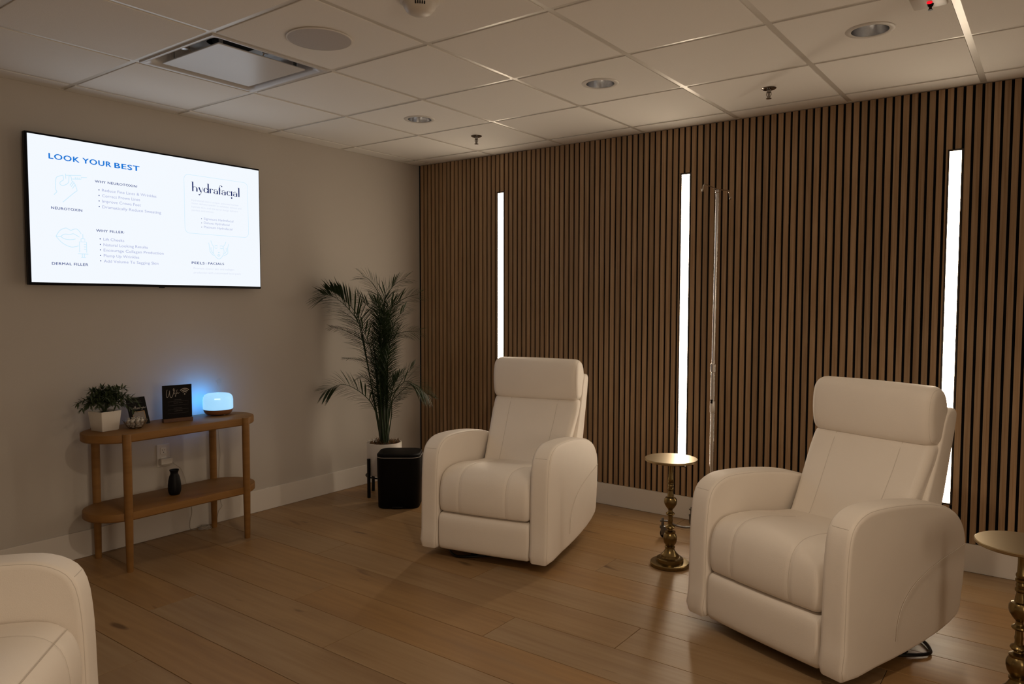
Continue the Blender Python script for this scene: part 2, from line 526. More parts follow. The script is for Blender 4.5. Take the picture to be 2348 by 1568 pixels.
# round in-ceiling speaker
t = thing('ceiling_speaker', 'large flat round grey speaker grille set in the ceiling beside the air vent', 'speaker', (1.665, -2.328, CEIL))
MB().lathe([(0.128, 0.0), (0.132, -0.002), (0.132, -0.005), (0.127, -0.006)], 56, cap0=False, cap1=False).build('rim', M['base'], t, True)
MB().lathe([(0.1272, 0.0), (0.1272, -0.0055), (0.10, -0.007), (0.05, -0.0075), (0.002, -0.0076)], 56, cap0=False).build('grille', M['grille'], t, True)

# sprinkler heads
def sprinkler(x, y, lab):
    t = thing('sprinkler_head', lab, 'sprinkler', (x, y, CEIL), group='sprinkler heads')
    MB().lathe([(0.036, 0.0), (0.036, -0.002), (0.030, -0.006), (0.018, -0.004), (0.010, -0.004)], 32).build('escutcheon', M['darkchrome'], t, True)
    b = MB().lathe([(0.010, -0.004), (0.010, -0.022), (0.006, -0.024), (0.004, -0.05)], 16)
    b.tube([(0.010, 0, -0.018), (0.012, 0, -0.032), (0.004, 0, -0.048)], 0.002, 6)
    b.tube([(-0.010, 0, -0.018), (-0.012, 0, -0.032), (-0.004, 0, -0.048)], 0.002, 6)
    b.build('frame', M['darkchrome'], t, True)
    MB().lathe([(0.002, -0.048), (0.013, -0.050), (0.0135, -0.0525), (0.002, -0.0525)], 20).build('deflector', M['darkchrome'], t, True)
sprinkler(1.055, -0.565, 'small chrome ceiling sprinkler head nearest the corner, left one')
sprinkler(2.927, -0.535, 'small chrome ceiling sprinkler head between the middle and right downlights')

# supply air diffuser (square plaque type)
vx0, vx1 = GX + T * 1 + 0.012, GX + T * 2 - 0.012
vy1, vy0 = GY - T * 3 - 0.012, GY - T * 4 + 0.012
vcx, vcy = (vx0 + vx1) / 2, (vy0 + vy1) / 2
t = thing('air_diffuser', 'square white ceiling air vent with a hanging centre plate, above the television', 'air vent', (vcx, vcy, CEIL))
def sq_rings(rings, rc=0.0, n=6):
    V = []; F = []
    m_ = None
    for h, z, r in rings:
        pts = []
        for cxs, cys, a0 in ((1, 1, 0), (-1, 1, 90), (-1, -1, 180), (1, -1, 270)):
            for q in range(n + 1):
                a = math.radians(a0 + 90 * q / n)
                pts.append((cxs * (h - r) + r * math.cos(a), cys * (h - r) + r * math.sin(a), z))
        m_ = len(pts); V += pts
    for i in range(len(rings) - 1):
        for q in range(m_):
            F.append((i * m_ + q, i * m_ + (q + 1) % m_, (i + 1) * m_ + (q + 1) % m_, (i + 1) * m_ + q))
    return V, F, m_
V, F, m_ = sq_rings([(0.2925, 0.004, 0.002), (0.2925, -0.004, 0.002), (0.287, -0.005, 0.004), (0.272, 0.000, 0.03), (0.264, 0.010, 0.045), (0.262, 0.030, 0.05), (0.258, 0.075, 0.05), (0.225, 0.098, 0.05), (0.10, 0.102, 0.05)])
MB().add(V, F).build('cone', M['vent'], t, True, sharp=60)
MB().lathe([(0.095, 0.098), (0.095, 0.125)], 32, cap0=False).build('duct_neck', M['duct'], t, True)
MB().lathe([(0.001, 0.0995), (0.095, 0.0995)], 32, cap0=False, cap1=False).build('duct_opening', M['duct'], t)
V, F, m_ = sq_rings([(0.219, 0.004, 0.003), (0.222, 0.000, 0.003), (0.222, -0.0015, 0.003), (0.2205, -0.003, 0.003)])
b = MB().add(V, F); b.f.append(tuple(3 * m_ + q for q in range(m_))); b.f.append(tuple(reversed(range(m_))))
b.build('centre_plate', M['vent'], t)
for sx, sy in ((1, 1), (-1, 1), (-1, -1), (1, -1)):
    q = MB().box(sx * 0.19 - 0.012, sx * 0.19 + 0.012, sy * 0.19 - 0.002, sy * 0.19 + 0.002, 0.003, 0.085)
    q.build('bracket', M['alu'], t)
for ang in (0, 90, 180, 270):
    q = MB().bbox(0.226, 0.255, -0.014, 0.014, 0.012, 0.03, 0.003)
    q.tube([(0.226, 0, 0.02), (0.21, 0, 0.004)], 0.0025, 6)
    q.build('spring_clip', M['alu'], t, rot=(0, 0, math.radians(ang)))

# smoke detector at the top edge
t = thing('smoke_detector', 'round white smoke detector at the top edge of the picture', 'detector', (2.268, -2.372, CEIL))
MB().lathe([(0.070, 0.0), (0.070, -0.012), (0.062, -0.016), (0.0615, -0.018)], 40, cap1=False).build('base', M['plastic'], t, True)
MB().lathe([(0.0615, -0.017), (0.056, -0.030), (0.046, -0.044), (0.030, -0.052), (0.002, -0.054)], 40, cap0=False).build('dome', M['plastic'], t, True)
for q in range(5):
    a = math.radians(-45 + (q - 2) * 8)
    MB().box(0.0545, 0.0585, -0.0022, 0.0022, -0.034, -0.019).build('slot', M['duct'], t, rot=(0, 0, a))

# fire alarm strobe at the top right edge
t = thing('alarm_strobe', 'square white ceiling plate with a red light at the top right edge', 'alarm', (3.732, -1.318, CEIL))
MB().bbox(-0.055, 0.055, -0.055, 0.055, -0.018, 0.0, 0.006).build('plate', M['plastic'], t, True)
MB().lathe([(0.011, -0.018), (0.008, -0.026), (0.005, -0.028), (0.005, -0.036), (0.008, -0.037), (0.008, -0.039)], 20).build('nozzle', M['blackmetal'], t, True, loc=(0.004, 0.012, 0))
MB().lathe([(0.001, -0.023), (0.009, -0.022), (0.009, -0.017)], 16).build('red_lamp', M['redled'], t, True, loc=(0.004, -0.012, 0))

# ------------------------------------------------------------------ recliners
def offset_poly(P, r):
    """inward offset of a counter-clockwise or clockwise closed polygon"""
    n = len(P)
    A = sum(P[i][0] * P[(i + 1) % n][1] - P[(i + 1) % n][0] * P[i][1] for i in range(n))
    s = 1 if A > 0 else -1
    out = []
    for i in range(n):
        a, b, c = Vector(P[i - 1]), Vector(P[i]), Vector(P[(i + 1) % n])
        t1, t2 = (b - a).normalized(), (c - b).normalized()
        n1, n2 = Vector((-t1.y, t1.x)) * s, Vector((-t2.y, t2.x)) * s
        nn = (n1 + n2)
        nn = nn / max(0.35, nn.length_squared / 2) if nn.length > 1e-6 else n1
        out.append(tuple(b + nn * r))
    return out

def smooth_poly(P, n=3):
    """closed Catmull-Rom"""
    N = len(P); out = []
    for i in range(N):
        a, b, c, d = [Vector(P[(i + q) % N]) for q in (-1, 0, 1, 2)]
        for k in range(n):
            t = k / n
            out.append(tuple(0.5 * ((2 * b) + (c - a) * t + (2 * a - 5 * b + 4 * c - d) * t * t + (3 * b - a - 3 * c + d) * t ** 3)))
    return out

def extrude_soft(prof, x0, x1, r, inner=6, fn=None, puff=0.0, steps=5):
    """profile (d, z) swept along x with rounded edges of radius r at both ends; fn deforms (x, d, z)"""
    xs = []
    for k in range(steps + 1):
        a = math.pi / 2 * k / steps
        xs.append((x0 + r * (1 - math.sin(a)), r * (1 - math.cos(a))))
    xs = xs[::-1]      # from the end face (inset r) to full profile
    st = [(x0, r)] + [(x0 + r * (1 - math.sin(math.pi / 2 * (1 - k / steps))), r * (1 - math.sin(math.pi / 2 * k / steps))) for k in range(1, steps + 1)]
    mid = [(x0 + r + (x1 - x0 - 2 * r) * k / inner, 0.0) for k in range(1, inner)]
    en = [(x1 - (x - x0), ins) for x, ins in reversed(st)]
    st = st + mid + en
    n = len(prof); V = []; F = []
    for x, ins in st:
        P = offset_poly(prof, ins) if ins > 0 else prof
        for d, z in P:
            p = (x, d, z)
            if fn: p = fn(*p)
            V.append((p[0], p[1] - 0.40, p[2]))
    for i in range(len(st) - 1):
        for k in range(n):
            F.append((i * n + k, i * n + (k + 1) % n, (i + 1) * n + (k + 1) % n, (i + 1) * n + k))
    F.append(tuple(reversed(range(n))))
    F.append(tuple((len(st) - 1) * n + k for k in range(n)))
    b = MB().add(V, F)
    # consistent outward normals
    bm = bmesh.new()
    vs = [bm.verts.new(v) for v in b.v]
    for f in b.f:
        try: bm.faces.new([vs[i] for i in f])
        except ValueError: pass
    bmesh.ops.recalc_face_normals(bm, faces=list(bm.faces))
    bm.verts.index_update()
    b.f = [tuple(v.index for v in f.verts) for f in bm.faces]
    bm.free()
    return b

ARM = [(0.0, 0.052), (-0.003, 0.15), (0.0, 0.30), (0.003, 0.42), (0.012, 0.52), (0.030, 0.578), (0.062, 0.610), (0.11, 0.630), (0.17, 0.637),
       (0.30, 0.633), (0.45, 0.618), (0.56, 0.600), (0.64, 0.578), (0.71, 0.545), (0.757, 0.502), (0.783, 0.455), (0.792, 0.40), (0.788, 0.30),
       (0.770, 0.19), (0.745, 0.125), (0.60, 0.084), (0.40, 0.062), (0.20, 0.054)]
SEAT = [(0.035, 0.252), (0.012, 0.268), (0.004, 0.32), (0.008, 0.38), (0.026, 0.43), (0.062, 0.462), (0.12, 0.477), (0.25, 0.474), (0.40, 0.452),
        (0.56, 0.435), (0.60, 0.40), (0.60, 0.30), (0.40, 0.252), (0.15, 0.250)]
FOOT = [(0.030, 0.052), (0.008, 0.062), (0.001, 0.10), (0.0, 0.15), (0.001, 0.20), (0.010, 0.234), (0.035, 0.246), (0.09, 0.247), (0.10, 0.20), (0.10, 0.10), (0.09, 0.055)]
BACK = [(0.455, 0.40), (0.505, 0.455), (0.55, 0.525), (0.597, 0.605), (0.64, 0.68), (0.678, 0.75), (0.705, 0.79), (0.75, 0.80), (0.80, 0.79),
        (0.80, 0.74), (0.74, 0.60), (0.66, 0.45), (0.58, 0.38), (0.50, 0.37)]
HEAD = [(0.735, 0.782), (0.697, 0.792), (0.677, 0.825), (0.668, 0.89), (0.672, 0.955), (0.688, 1.000), (0.722, 1.022), (0.765, 1.022), (0.80, 1.000),
        (0.822, 0.95), (0.826, 0.88), (0.815, 0.81), (0.785, 0.782)]
SHELL = [(0.58, 0.40), (0.625, 0.50), (0.695, 0.66), (0.750, 0.80), (0.775, 0.88), (0.800, 0.922), (0.840, 0.934), (0.866, 0.920), (0.868, 0.88),
         (0.832, 0.74), (0.79, 0.58), (0.75, 0.46), (0.71, 0.36)]

def groove(x, c, w=0.0075, depth=0.0028):
    return depth * math.exp(-((x - c) / w) ** 2)

def f_seat(x, d, z):
    g = groove(x, 0.135) + groove(x, -0.135)
    cr = max(0.0, 1 - (x / 0.26) ** 2)
    if z > 0.36:
        w = min(1, (z - 0.36) / 0.06)
        dip = 0.012 * math.exp(-((d - 0.36) / 0.13) ** 2) * (1 - (x / 0.26) ** 2)
        z += w * (0.014 * cr - g - dip)
    if d < 0.12:
        w = min(1, (0.12 - d) / 0.06)
        d += w * (-0.010 * cr + g)
    return (x, d, z)

def f_back(x, d, z):
    wf_ = 0.90 + 0.10 * min(1, max(0, (z - 0.40) / 0.30))
    g = groove(x, 0.150) + groove(x, -0.150)
    front = 1.0 if d < 0.44 + (z - 0.37) * 0.78 else 0.0
    cr = max(0, 1 - (x / 0.27) ** 2)
    if front:
        d += g * 0.8 - 0.012 * cr
    return (x * wf_, d, z)

def f_head(x, d, z):
    cr = max(0, 1 - (x / 0.27) ** 2)
    if d < 0.74: d -= 0.010 * cr
    z += 0.004 * cr * (1 if z > 0.9 else -0.3)
    return (x, d, z)

def f_foot(x, d, z):
    if d < 0.05: d -= 0.006 * max(0, 1 - (x / 0.27) ** 2)
    return (x, d, z)

def front_path(prof, ins, lo, hi):
    P = offset_poly(prof, ins)
    return P[lo:hi]

def make_recliner(label, loc, rz, base_rot):
    t = thing('recliner', label, 'armchair', loc, rz, 'cream leather recliners')
    L = M['leather']
    AS = smooth_poly(ARM, 2)
    for s in (-1, 1):
        a0, a1 = (0.266, 0.369) if s > 0 else (-0.369, -0.266)
        arm = extrude_soft(AS, a0, a1, 0.020, 4, None, 0.004).build('arm', L, t, True, sharp=50)
        out = s * 0.369; inn = s * 0.266
        for xx, dr in ((out, -s), (inn, s)):
            P = offset_poly(AS, 0.0065)
            pts = [(xx + dr * 0.0063, d - 0.40, z) for d, z in P[0:36]]
            MB().tube(pts, 0.0012, 6).build('piping', M['piping'], arm, True)
        # curved welt on the outer side panel
        w = spline([(0.772, 0.412), (0.70, 0.398), (0.60, 0.378), (0.50, 0.352), (0.41, 0.315), (0.345, 0.262), (0.312, 0.20), (0.303, 0.13)], 5)
        MB().tube([(out + s * 0.0035, p[0] - 0.40, p[1]) for p in [(q.x, q.y) for q in [Vector((v[0], v[1])) for v in w]]], 0.0013, 6).build('welt', M['piping'], arm, True)
        MB().tube([(s * 0.286, 0.0322 - 0.4002, 0.580), (s * 0.318, 0.0322 - 0.4006, 0.580), (s * 0.350, 0.0322 - 0.4002, 0.580)], 0.0012, 6).build('cross_seam', M['piping'], arm, True)
    extrude_soft(smooth_poly(SEAT, 2), -0.2635, 0.2635, 0.030, 64, f_seat, 0.0).build('seat', L, t, True, sharp=60)
    for s in (-1, 1):
        pts = []
        for d, z in smooth_poly(SEAT, 2)[2:17]:
            p = f_seat(s * 0.135, d, z)
            pts.append((p[0], p[1] - 0.40, p[2]))
        MB().tube(pts, 0.0014, 6).build('seat_seam', M['piping'], t, True)
    extrude_soft(smooth_poly(FOOT, 2), -0.2625, 0.2625, 0.016, 16, f_foot, 0.0).build('footrest', L, t, True, sharp=60)
    extrude_soft(smooth_poly(BACK, 2), -0.272, 0.272, 0.032, 64, f_back, 0.0).build('back_cushion', L, t, True, sharp=60)
    for s in (-1, 1):
        pts = []
        for d, z in BACK[0:7]:
            p = f_back(s * 0.150, d, z)
            pts.append((p[0], p[1] - 0.40 - 0.0003, p[2]))
        MB().tube(spline(pts, 4), 0.0013, 6).build('back_seam', M['piping'], t, True)
    hd = extrude_soft(smooth_poly(HEAD, 3), -0.273, 0.273, 0.036, 20, f_head, 0.006).build('headrest', L, t, True, sharp=60)
    for s in (-1, 1):
        P = offset_poly(smooth_poly(HEAD, 3), 0.012)
        MB().tube([(s * 0.2625, d - 0.40, z) for d, z in P], 0.0012, 6, closed=True).build('piping', M['piping'], hd, True)
    extrude_soft(smooth_poly(SHELL, 2), -0.278, 0.278, 0.014, 8, None, 0.0).build('back_shell', L, t, True, sharp=60)
    MB().bbox(-0.255, 0.255, -0.29, 0.30, 0.085, 0.26, 0.01).build('underframe', M['darkcloth'], t)
    # swivel base: post and flat black loop on the floor
    MB().lathe([(0.05, 0.016), (0.05, 0.09)], 20).build('swivel_post', M['blackmetal'], t, True, loc=(0, 0.10, 0))
    P = [(0.352, 0.150), (0.335, 0.205), (0.26, 0.265), (0.10, 0.33), (-0.10, 0.33), (-0.26, 0.265), (-0.335, 0.205), (-0.352, 0.150), (-0.30, 0.055), (-0.18, -0.10), (0, -0.15), (0.18, -0.10), (0.30, 0.055)]
    pts = [(x, y, 0.011) for x, y in smooth_poly(P, 4)]
    lp = MB().tube(pts, 0.0065, 8, closed=True)
    lp.box(-0.30, 0.30, 0.09, 0.115, 0.006, 0.016)
    lp.build('base_loop', M['blackmetal'], t, True)
    return t

def chair_at(front_mid, rz):
    # local origin lies 0.40 behind the front face
    return (front_mid[0] - 0.40 * math.sin(rz), front_mid[1] + 0.40 * math.cos(rz), 0)
rz1 = math.radians(11.7)
r1 = make_recliner('cream recliner farther from the camera, beside the black waste bin', chair_at((1.780, -1.4145), rz1), rz1, 0)
rz2 = math.radians(-21.2)
copy_tree(r1, chair_at((3.246, -1.545), rz2), rz2, 'largest cream recliner in view, between the two brass pedestal tables')
rz3 = math.radians(139)
r3 = copy_tree(r1, chair_at((2.151, -3.590), rz3), rz3, "cream recliner cut off by the bottom left corner, only an arm and seat showing")
pts = []
for q in range(13):
    x_ = -0.232 + 0.464 * q / 12
    p = f_seat(x_, 0.040, 0.448)
    pts.append((p[0], p[1] - 0.40 - 0.0015, p[2] + 0.001))
MB().tube(pts, 0.0017, 6).build("front_seam", M["piping"], r3, True)

for ch in r1.children:
    if ch.name.startswith('base_loop'): ch.rotation_euler = (0, 0, math.radians(90))

# ------------------------------------------------------------------ brass pedestal tables
TAB = [(0.097, 0.0), (0.100, 0.004), (0.100, 0.017), (0.096, 0.021), (0.070, 0.023), (0.070, 0.027), (0.068, 0.040), (0.062, 0.044), (0.048, 0.046), (0.046, 0.052),
       (0.045, 0.058), (0.036, 0.066), (0.029, 0.076), (0.023, 0.088), (0.022, 0.092), (0.026, 0.094), (0.026, 0.099), (0.021, 0.102),
       (0.024, 0.108), (0.031, 0.120), (0.0352, 0.138), (0.0350, 0.152), (0.031, 0.163), (0.026, 0.170), (0.0275, 0.173), (0.0275, 0.179), (0.022, 0.182),
       (0.014, 0.186), (0.013, 0.190), (0.022, 0.196), (0.0255, 0.202), (0.023, 0.207), (0.013, 0.214), (0.0115, 0.225), (0.0135, 0.236), (0.0115, 0.246), (0.0120, 0.262),
       (0.020, 0.266), (0.0235, 0.271), (0.022, 0.275), (0.013, 0.281), (0.011, 0.287), (0.012, 0.294), (0.020, 0.304), (0.030, 0.320), (0.0335, 0.333), (0.0325, 0.346),
       (0.026, 0.356), (0.0175, 0.360), (0.0165, 0.366), (0.0155, 0.376), (0.0128, 0.386), (0.0125, 0.392), (0.0175, 0.398), (0.0175, 0.404), (0.0135, 0.409), (0.0155, 0.418), (0.0125, 0.426),
       (0.0172, 0.430), (0.0172, 0.437), (0.0135, 0.441), (0.0160, 0.448), (0.0160, 0.453), (0.0125, 0.460), (0.0115, 0.49), (0.0118, 0.52), (0.0165, 0.540), (0.018, 0.548)]
def brass_table(x, y, lab, r=0.135):
    t = thing('pedestal_table', lab, 'side table', (x, y, 0), group='turned brass pedestal tables')
    MB().lathe(TAB, 40).build('pedestal', M['brass'], t, True, sharp=30)
    MB().lathe([(0.03, 0.548), (r - 0.003, 0.548), (r, 0.551), (r, 0.558), (r - 0.003, 0.5605), (0.001, 0.5605)], 64, cap1=False).build('table_top', M['brasstop'], t, True, sharp=30)
brass_table(2.557, -0.824, 'round brass pedestal table between the two large recliners, whole in view')
brass_table(4.068, -1.372, 'round brass pedestal table cut off by the right edge of the picture', 0.139)

# ------------------------------------------------------------------ IV stand
t = thing('iv_stand', 'chrome wheeled drip stand with a hooked top, against the slat wall', 'iv stand', (2.572, -0.305, 0))
c_ = M['chrome']
MB().tube([(0.002, 0, 0.10), (0, 0, 0.985)], 0.0125, 16).build('lower_pole', c_, t, True)
MB().tube([(0, 0, 0.98), (0.008, 0, 1.985)], 0.0095, 16).build('upper_pole', c_, t, True)
MB().lathe([(0.0125, 0.965), (0.0165, 0.968), (0.0165, 1.012), (0.0125, 1.016)], 20).build('collar', c_, t, True)
MB().lathe([(0.0126, 0.735), (0.0142, 0.738), (0.0142, 0.80), (0.0126, 0.803)], 20).build('grip_sleeve', M['steelrim'], t, True)
MB().bbox(-0.006, 0.006, -0.0185, -0.0135, 0.79, 0.812, 0.001).build('lock_button', M['blackmetal'], t)
MB().lathe([(0.0095, 1.972), (0.0125, 1.975), (0.0125, 1.987), (0.0095, 1.99)], 16).build('top_cap', c_, t, True, loc=(0.008, 0, 0))
MB().tube([(-0.006, -0.150, 2.004), (0.008, 0, 1.992), (0.012, 0.150, 2.004)], 0.0032, 8).build('hook_bar', c_, t, True)
for s in (-1, 1):
    e = (-0.006, -0.150, 2.004) if s < 0 else (0.012, 0.150, 2.004)
    h_ = spline([e, (e[0] - s * 0.0, e[1] + s * 0.018, e[2] - 0.012), (e[0], e[1] + s * 0.028, e[2] - 0.038), (e[0], e[1] + s * 0.042, e[2] - 0.045), (e[0], e[1] + s * 0.052, e[2] - 0.032)], 5)
    MB().tube(h_, 0.0038, 8).build('hook', c_, t, True)
MB().lathe([(0.034, 0.085), (0.036, 0.09), (0.036, 0.105), (0.030, 0.112), (0.018, 0.135), (0.0135, 0.14)], 24).build('hub', M['castergrey'], t, True)
a0 = math.atan2(-0.444 + 0.305, 2.309 - 2.572)
for q in range(5):
    a = a0 + q * 2 * math.pi / 5
    R_ = Matrix.Rotation(a, 4, 'Z')
    leg = MB()
    pth = spline([(0.02, 0, 0.097), (0.07, 0, 0.080), (0.14, 0, 0.068), (0.20, 0, 0.078), (0.235, 0, 0.098), (0.285, 0, 0.100)], 4)
    for i in range(len(pth) - 1):
        p, q2 = pth[i], pth[i + 1]
        o_ = len(leg.v)
        w = 0.011
        leg.v += [(p.x, -w, p.z - .003), (p.x, w, p.z - .003), (p.x, w, p.z + .003), (p.x, -w, p.z + .003), (q2.x, -w, q2.z - .003), (q2.x, w, q2.z - .003), (q2.x, w, q2.z + .003), (q2.x, -w, q2.z + .003)]
        leg.f += [tuple(o_ + z for z in f) for f in ((0, 4, 5, 1), (1, 5, 6, 2), (2, 6, 7, 3), (3, 7, 4, 0))]
        if i == 0: leg.f.append((o_, o_ + 1, o_ + 2, o_ + 3))
        if i == len(pth) - 2: leg.f.append((o_ + 4, o_ + 7, o_ + 6, o_ + 5))
    lo = leg.build('leg', M['castergrey'], t, rot=(0, 0, a))
    k = MB().lathe([(0.008, 0.060), (0.008, 0.113), (0.005, 0.117)], 12)
    k.bbox(-0.018, 0.016, -0.013, 0.013, 0.058, 0.070, 0.003)
    k.bbox(-0.022, 0.010, -0.013, -0.010, 0.020, 0.066, 0.001)
    k.bbox(-0.022, 0.010, 0.010, 0.013, 0.020, 0.066, 0.001)
    k.build('caster_fork', M['castergrey'], lo, True, loc=(0.270, 0, 0))
    wv = MB().lathe([(0.010, -0.009), (0.025, -0.009), (0.027, -0.006), (0.027, 0.006), (0.025, 0.009), (0.010, 0.009)], 24)
    wv.v = [(x - 0.012, z, y + 0.027) for x, y, z in wv.v]
    wv.build('wheel', M['black'], lo, True, loc=(0.270, 0, 0))

# ------------------------------------------------------------------ waste bin
def rrect(hx, hy, r, n=8):
    P = []
    for cx, cy, a_ in ((1, 1, 0), (-1, 1, 90), (-1, -1, 180), (1, -1, 270)):
        for q in range(n + 1):
            a = math.radians(a_ + 90 * q / n)
            P.append((cx * (hx - r) + r * math.cos(a), cy * (hy - r) + r * math.sin(a)))
    return P
def loft(levels, n=8):
    b = MB(); m_ = 4 * (n + 1)
    for hx, hy, r, z in levels:
        b.v += [(x, y, z) for x, y in rrect(hx, hy, r, n)]
    for i in range(len(levels) - 1):
        for q in range(m_):
            b.f.append((i * m_ + q, i * m_ + (q + 1) % m_, (i + 1) * m_ + (q + 1) % m_, (i + 1) * m_ + q))
    b.f.append(tuple(reversed(range(m_)))); b.f.append(tuple((len(levels) - 1) * m_ + q for q in range(m_)))
    return b
t = thing('waste_bin', 'black pedal waste bin with a silver rim line, beside the far recliner', 'waste bin', (0.613, -0.836, 0), math.radians(37))
loft([(0.133, 0.110, 0.055, 0.0), (0.137, 0.114, 0.058, 0.006), (0.142, 0.118, 0.06, 0.20), (0.144, 0.120, 0.06, 0.338)]).build('body', M['binblack'], t, True)
loft([(0.1452, 0.1212, 0.061, 0.3382), (0.1452, 0.1212, 0.061, 0.3405)]).build('rim', M['steelrim'], t, True)
loft([(0.143, 0.119, 0.06, 0.3407), (0.143, 0.119, 0.06, 0.356), (0.138, 0.114, 0.058, 0.362), (0.120, 0.097, 0.05, 0.3645)]).build('lid', M['binblack'], t, True)
MB().bbox(-0.035, 0.035, -0.135, -0.10, 0.012, 0.020, 0.003).build('pedal', M['blackmetal'], t)

# ------------------------------------------------------------------ console table
t = thing('console_table', 'oval two-tier oak console table on round legs under the television', 'console table', (0.245, -2.2055, 0))
def stadium(ry, hw, n=20):
    P = []
    for q in range(n + 1):
        a = math.pi * q / n
        P.append((hw * math.cos(a), ry + hw * math.sin(a)))
    for q in range(n + 1):
        a = math.pi + math.pi * q / n
        P.append((hw * math.cos(a), -ry + hw * math.sin(a)))
    return P
def slab(ry, hw, z0, z1, r=0.006):
    b = MB(); lv = [(r, z0), (0, z0 + r), (0, z1 - r), (r * .3, z1 - r * .3), (r, z1)]
    n = None
    for ins, z in lv:
        P = stadium(ry, hw - ins); n = len(P)
        b.v += [(x, y, z) for x, y in P]
    for i in range(len(lv) - 1):
        for q in range(n):
            b.f.append((i * n + q, i * n + (q + 1) % n, (i + 1) * n + (q + 1) % n, (i + 1) * n + q))
    b.f.append(tuple(reversed(range(n)))); b.f.append(tuple((len(lv) - 1) * n + q for q in range(n)))
    return b
slab(0.300, 0.170, 0.654, 0.697).build('table_top', M['oak'], t, True, sharp=30)
slab(0.300, 0.170, 0.257, 0.300).build('shelf', M['oak'], t, True, sharp=30)
for sx in (-1, 1):
    for sy in (-1, 1):
        MB().lathe([(0.0150, 0.0), (0.0160, 0.003), (0.0200, 0.28), (0.0208, 0.60), (0.0208, 0.697), (0.0195, 0.699)], 24).build('leg', M['oak'], t, True, loc=(sx * 0.169, sy * 0.3360, 0))

# ------------------------------------------------------------------ potted shrub on the console
TZ = 0.6972
t = thing('potted_shrub', 'small dark green artificial shrub in a square white pot on the console', 'plant', (0.193, -2.543, TZ), math.radians(10))
V, F, m_ = sq_rings([(0.044, 0.0, 0.004), (0.046, 0.002, 0.004), (0.0560, 0.100, 0.004), (0.0555, 0.101, 0.004), (0.050, 0.101, 0.003), (0.049, 0.090, 0.003)])
b = MB().add(V, F); b.f.append(tuple(reversed(range(m_))))
b.build('pot', M['white'], t, True, sharp=40)
V, F, m_ = sq_rings([(0.0492, 0.088, 0.003), (0.048, 0.092, 0.003)])
b = MB().add(V, F); b.f.append(tuple(m_ + q for q in range(m_)))
b.build('soil', M['soil'], t)
rs = random.Random(5)
def leaf_blade(b, p, dirv, L, w, curl=0.0, seg=2):
    d = dirv.normalized()
    up = Vector((0, 0, 1)) if abs(d.z) < 0.95 else Vector((1, 0, 0))
    s_ = d.cross(up).normalized()
    n_ = s_.cross(d)
    o_ = len(b.v)
    pts = []
    for i in range(seg + 1):
        u = i / seg
        c = p + d * (L * u) - Vector((0, 0, 1)) * curl * L * u * u
        ww = w * math.sin(math.pi * (0.18 + 0.72 * u)) if i < seg else w * 0.12
        pts.append((c, ww))
    for c, ww in pts:
        b.v.append(tuple(c - s_ * ww + n_ * ww * 0.25)); b.v.append(tuple(c)); b.v.append(tuple(c + s_ * ww + n_ * ww * 0.25))
    for i in range(seg):
        a = o_ + 3 * i
        b.f += [(a, a + 1, a + 4, a + 3), (a + 1, a + 2, a + 5, a + 4)]
SPR = [(0.0, 0.88, 0.150)] + [(a_, e_, l_) for a_, e_, l_ in [(rs.uniform(0, 6.283), rs.uniform(0.35, 1.40), rs.uniform(0.075, 0.115)) for _ in range(46)]]
# sprays that droop over the pot and reach right and left as in the photograph
SPR += [(1.35, 0.35, 0.150), (1.15, 0.20, 0.150), (0.75, 0.02, 0.12), (1.6, 0.5, 0.14), (-1.5, 0.25, 0.115), (-1.9, 0.45, 0.12), (-1.2, 0.75, 0.125), (1.2, 0.9, 0.13)]
for az, el, Ls in SPR:
    b = MB()
    d = Vector((math.cos(el) * math.cos(az), math.cos(el) * math.sin(az), math.sin(el)))
    p0 = Vector((0.012 * math.cos(az), 0.012 * math.sin(az), 0.112))
    drop = 0.30 if el < 0.6 else 0.08
    path = [p0 + d * (Ls * u) + Vector((0, 0, 0.05 * u * (1 - u) * 2 - drop * 0.35 * Ls * u * u)) for u in [i / 7 for i in range(8)]]
    b.tube([Vector((p0.x * 0.4, p0.y * 0.4, 0.086))] + path, 0.0012, 4)
    for i in range(2, 8):
        tdir = (path[i] - path[i - 1]).normalized()
        for kk in range(4):
            ph = kk * math.pi / 2 + i * 0.8
            sd = tdir.cross(Vector((0, 0, 1)) if abs(tdir.z) < 0.9 else Vector((1, 0, 0))).normalized()
            nd = sd.cross(tdir)
            dv = tdir * 0.65 + (sd * math.cos(ph) + nd * math.sin(ph)) * 0.85
            leaf_blade(b, path[i], dv, rs.uniform(0.024, 0.036), 0.0052, 0.1)
    leaf_blade(b, path[-1], path[-1] - path[-2], 0.035, 0.005)
    b.build('sprig', M['bush'], t)

# ------------------------------------------------------------------ strokes and lettering
def stroke(b, pts, w, y=0.0, closed=False):
    """flat ribbon in the local xz plane facing -y"""
    P = [Vector((p[0], p[1])) for p in pts]
    n = len(P); W = w if isinstance(w, (list, tuple)) else [w] * n
    o_ = len(b.v)
    for i in range(n):
        if closed: t_ = P[(i + 1) % n] - P[i - 1]
        else: t_ = P[min(i + 1, n - 1)] - P[max(i - 1, 0)]
        t_ = t_.normalized() if t_.length > 0 else Vector((1, 0))
        nn = Vector((-t_.y, t_.x))
        for q in (1, -1):
            v = P[i] + nn * (W[i] / 2 * q)
            b.v.append((v.x, y, v.y))
    for i in range(n if closed else n - 1):
        j = (i + 1) % n
        b.f.append((o_ + 2 * i, o_ + 2 * i + 1, o_ + 2 * j + 1, o_ + 2 * j))
def arc(cx, cy, rx, ry, a0, a1, n=18):
    return [(cx + rx * math.cos(math.radians(a0 + (a1 - a0) * i / n)), cy + ry * math.sin(math.radians(a0 + (a1 - a0) * i / n))) for i in range(n + 1)]
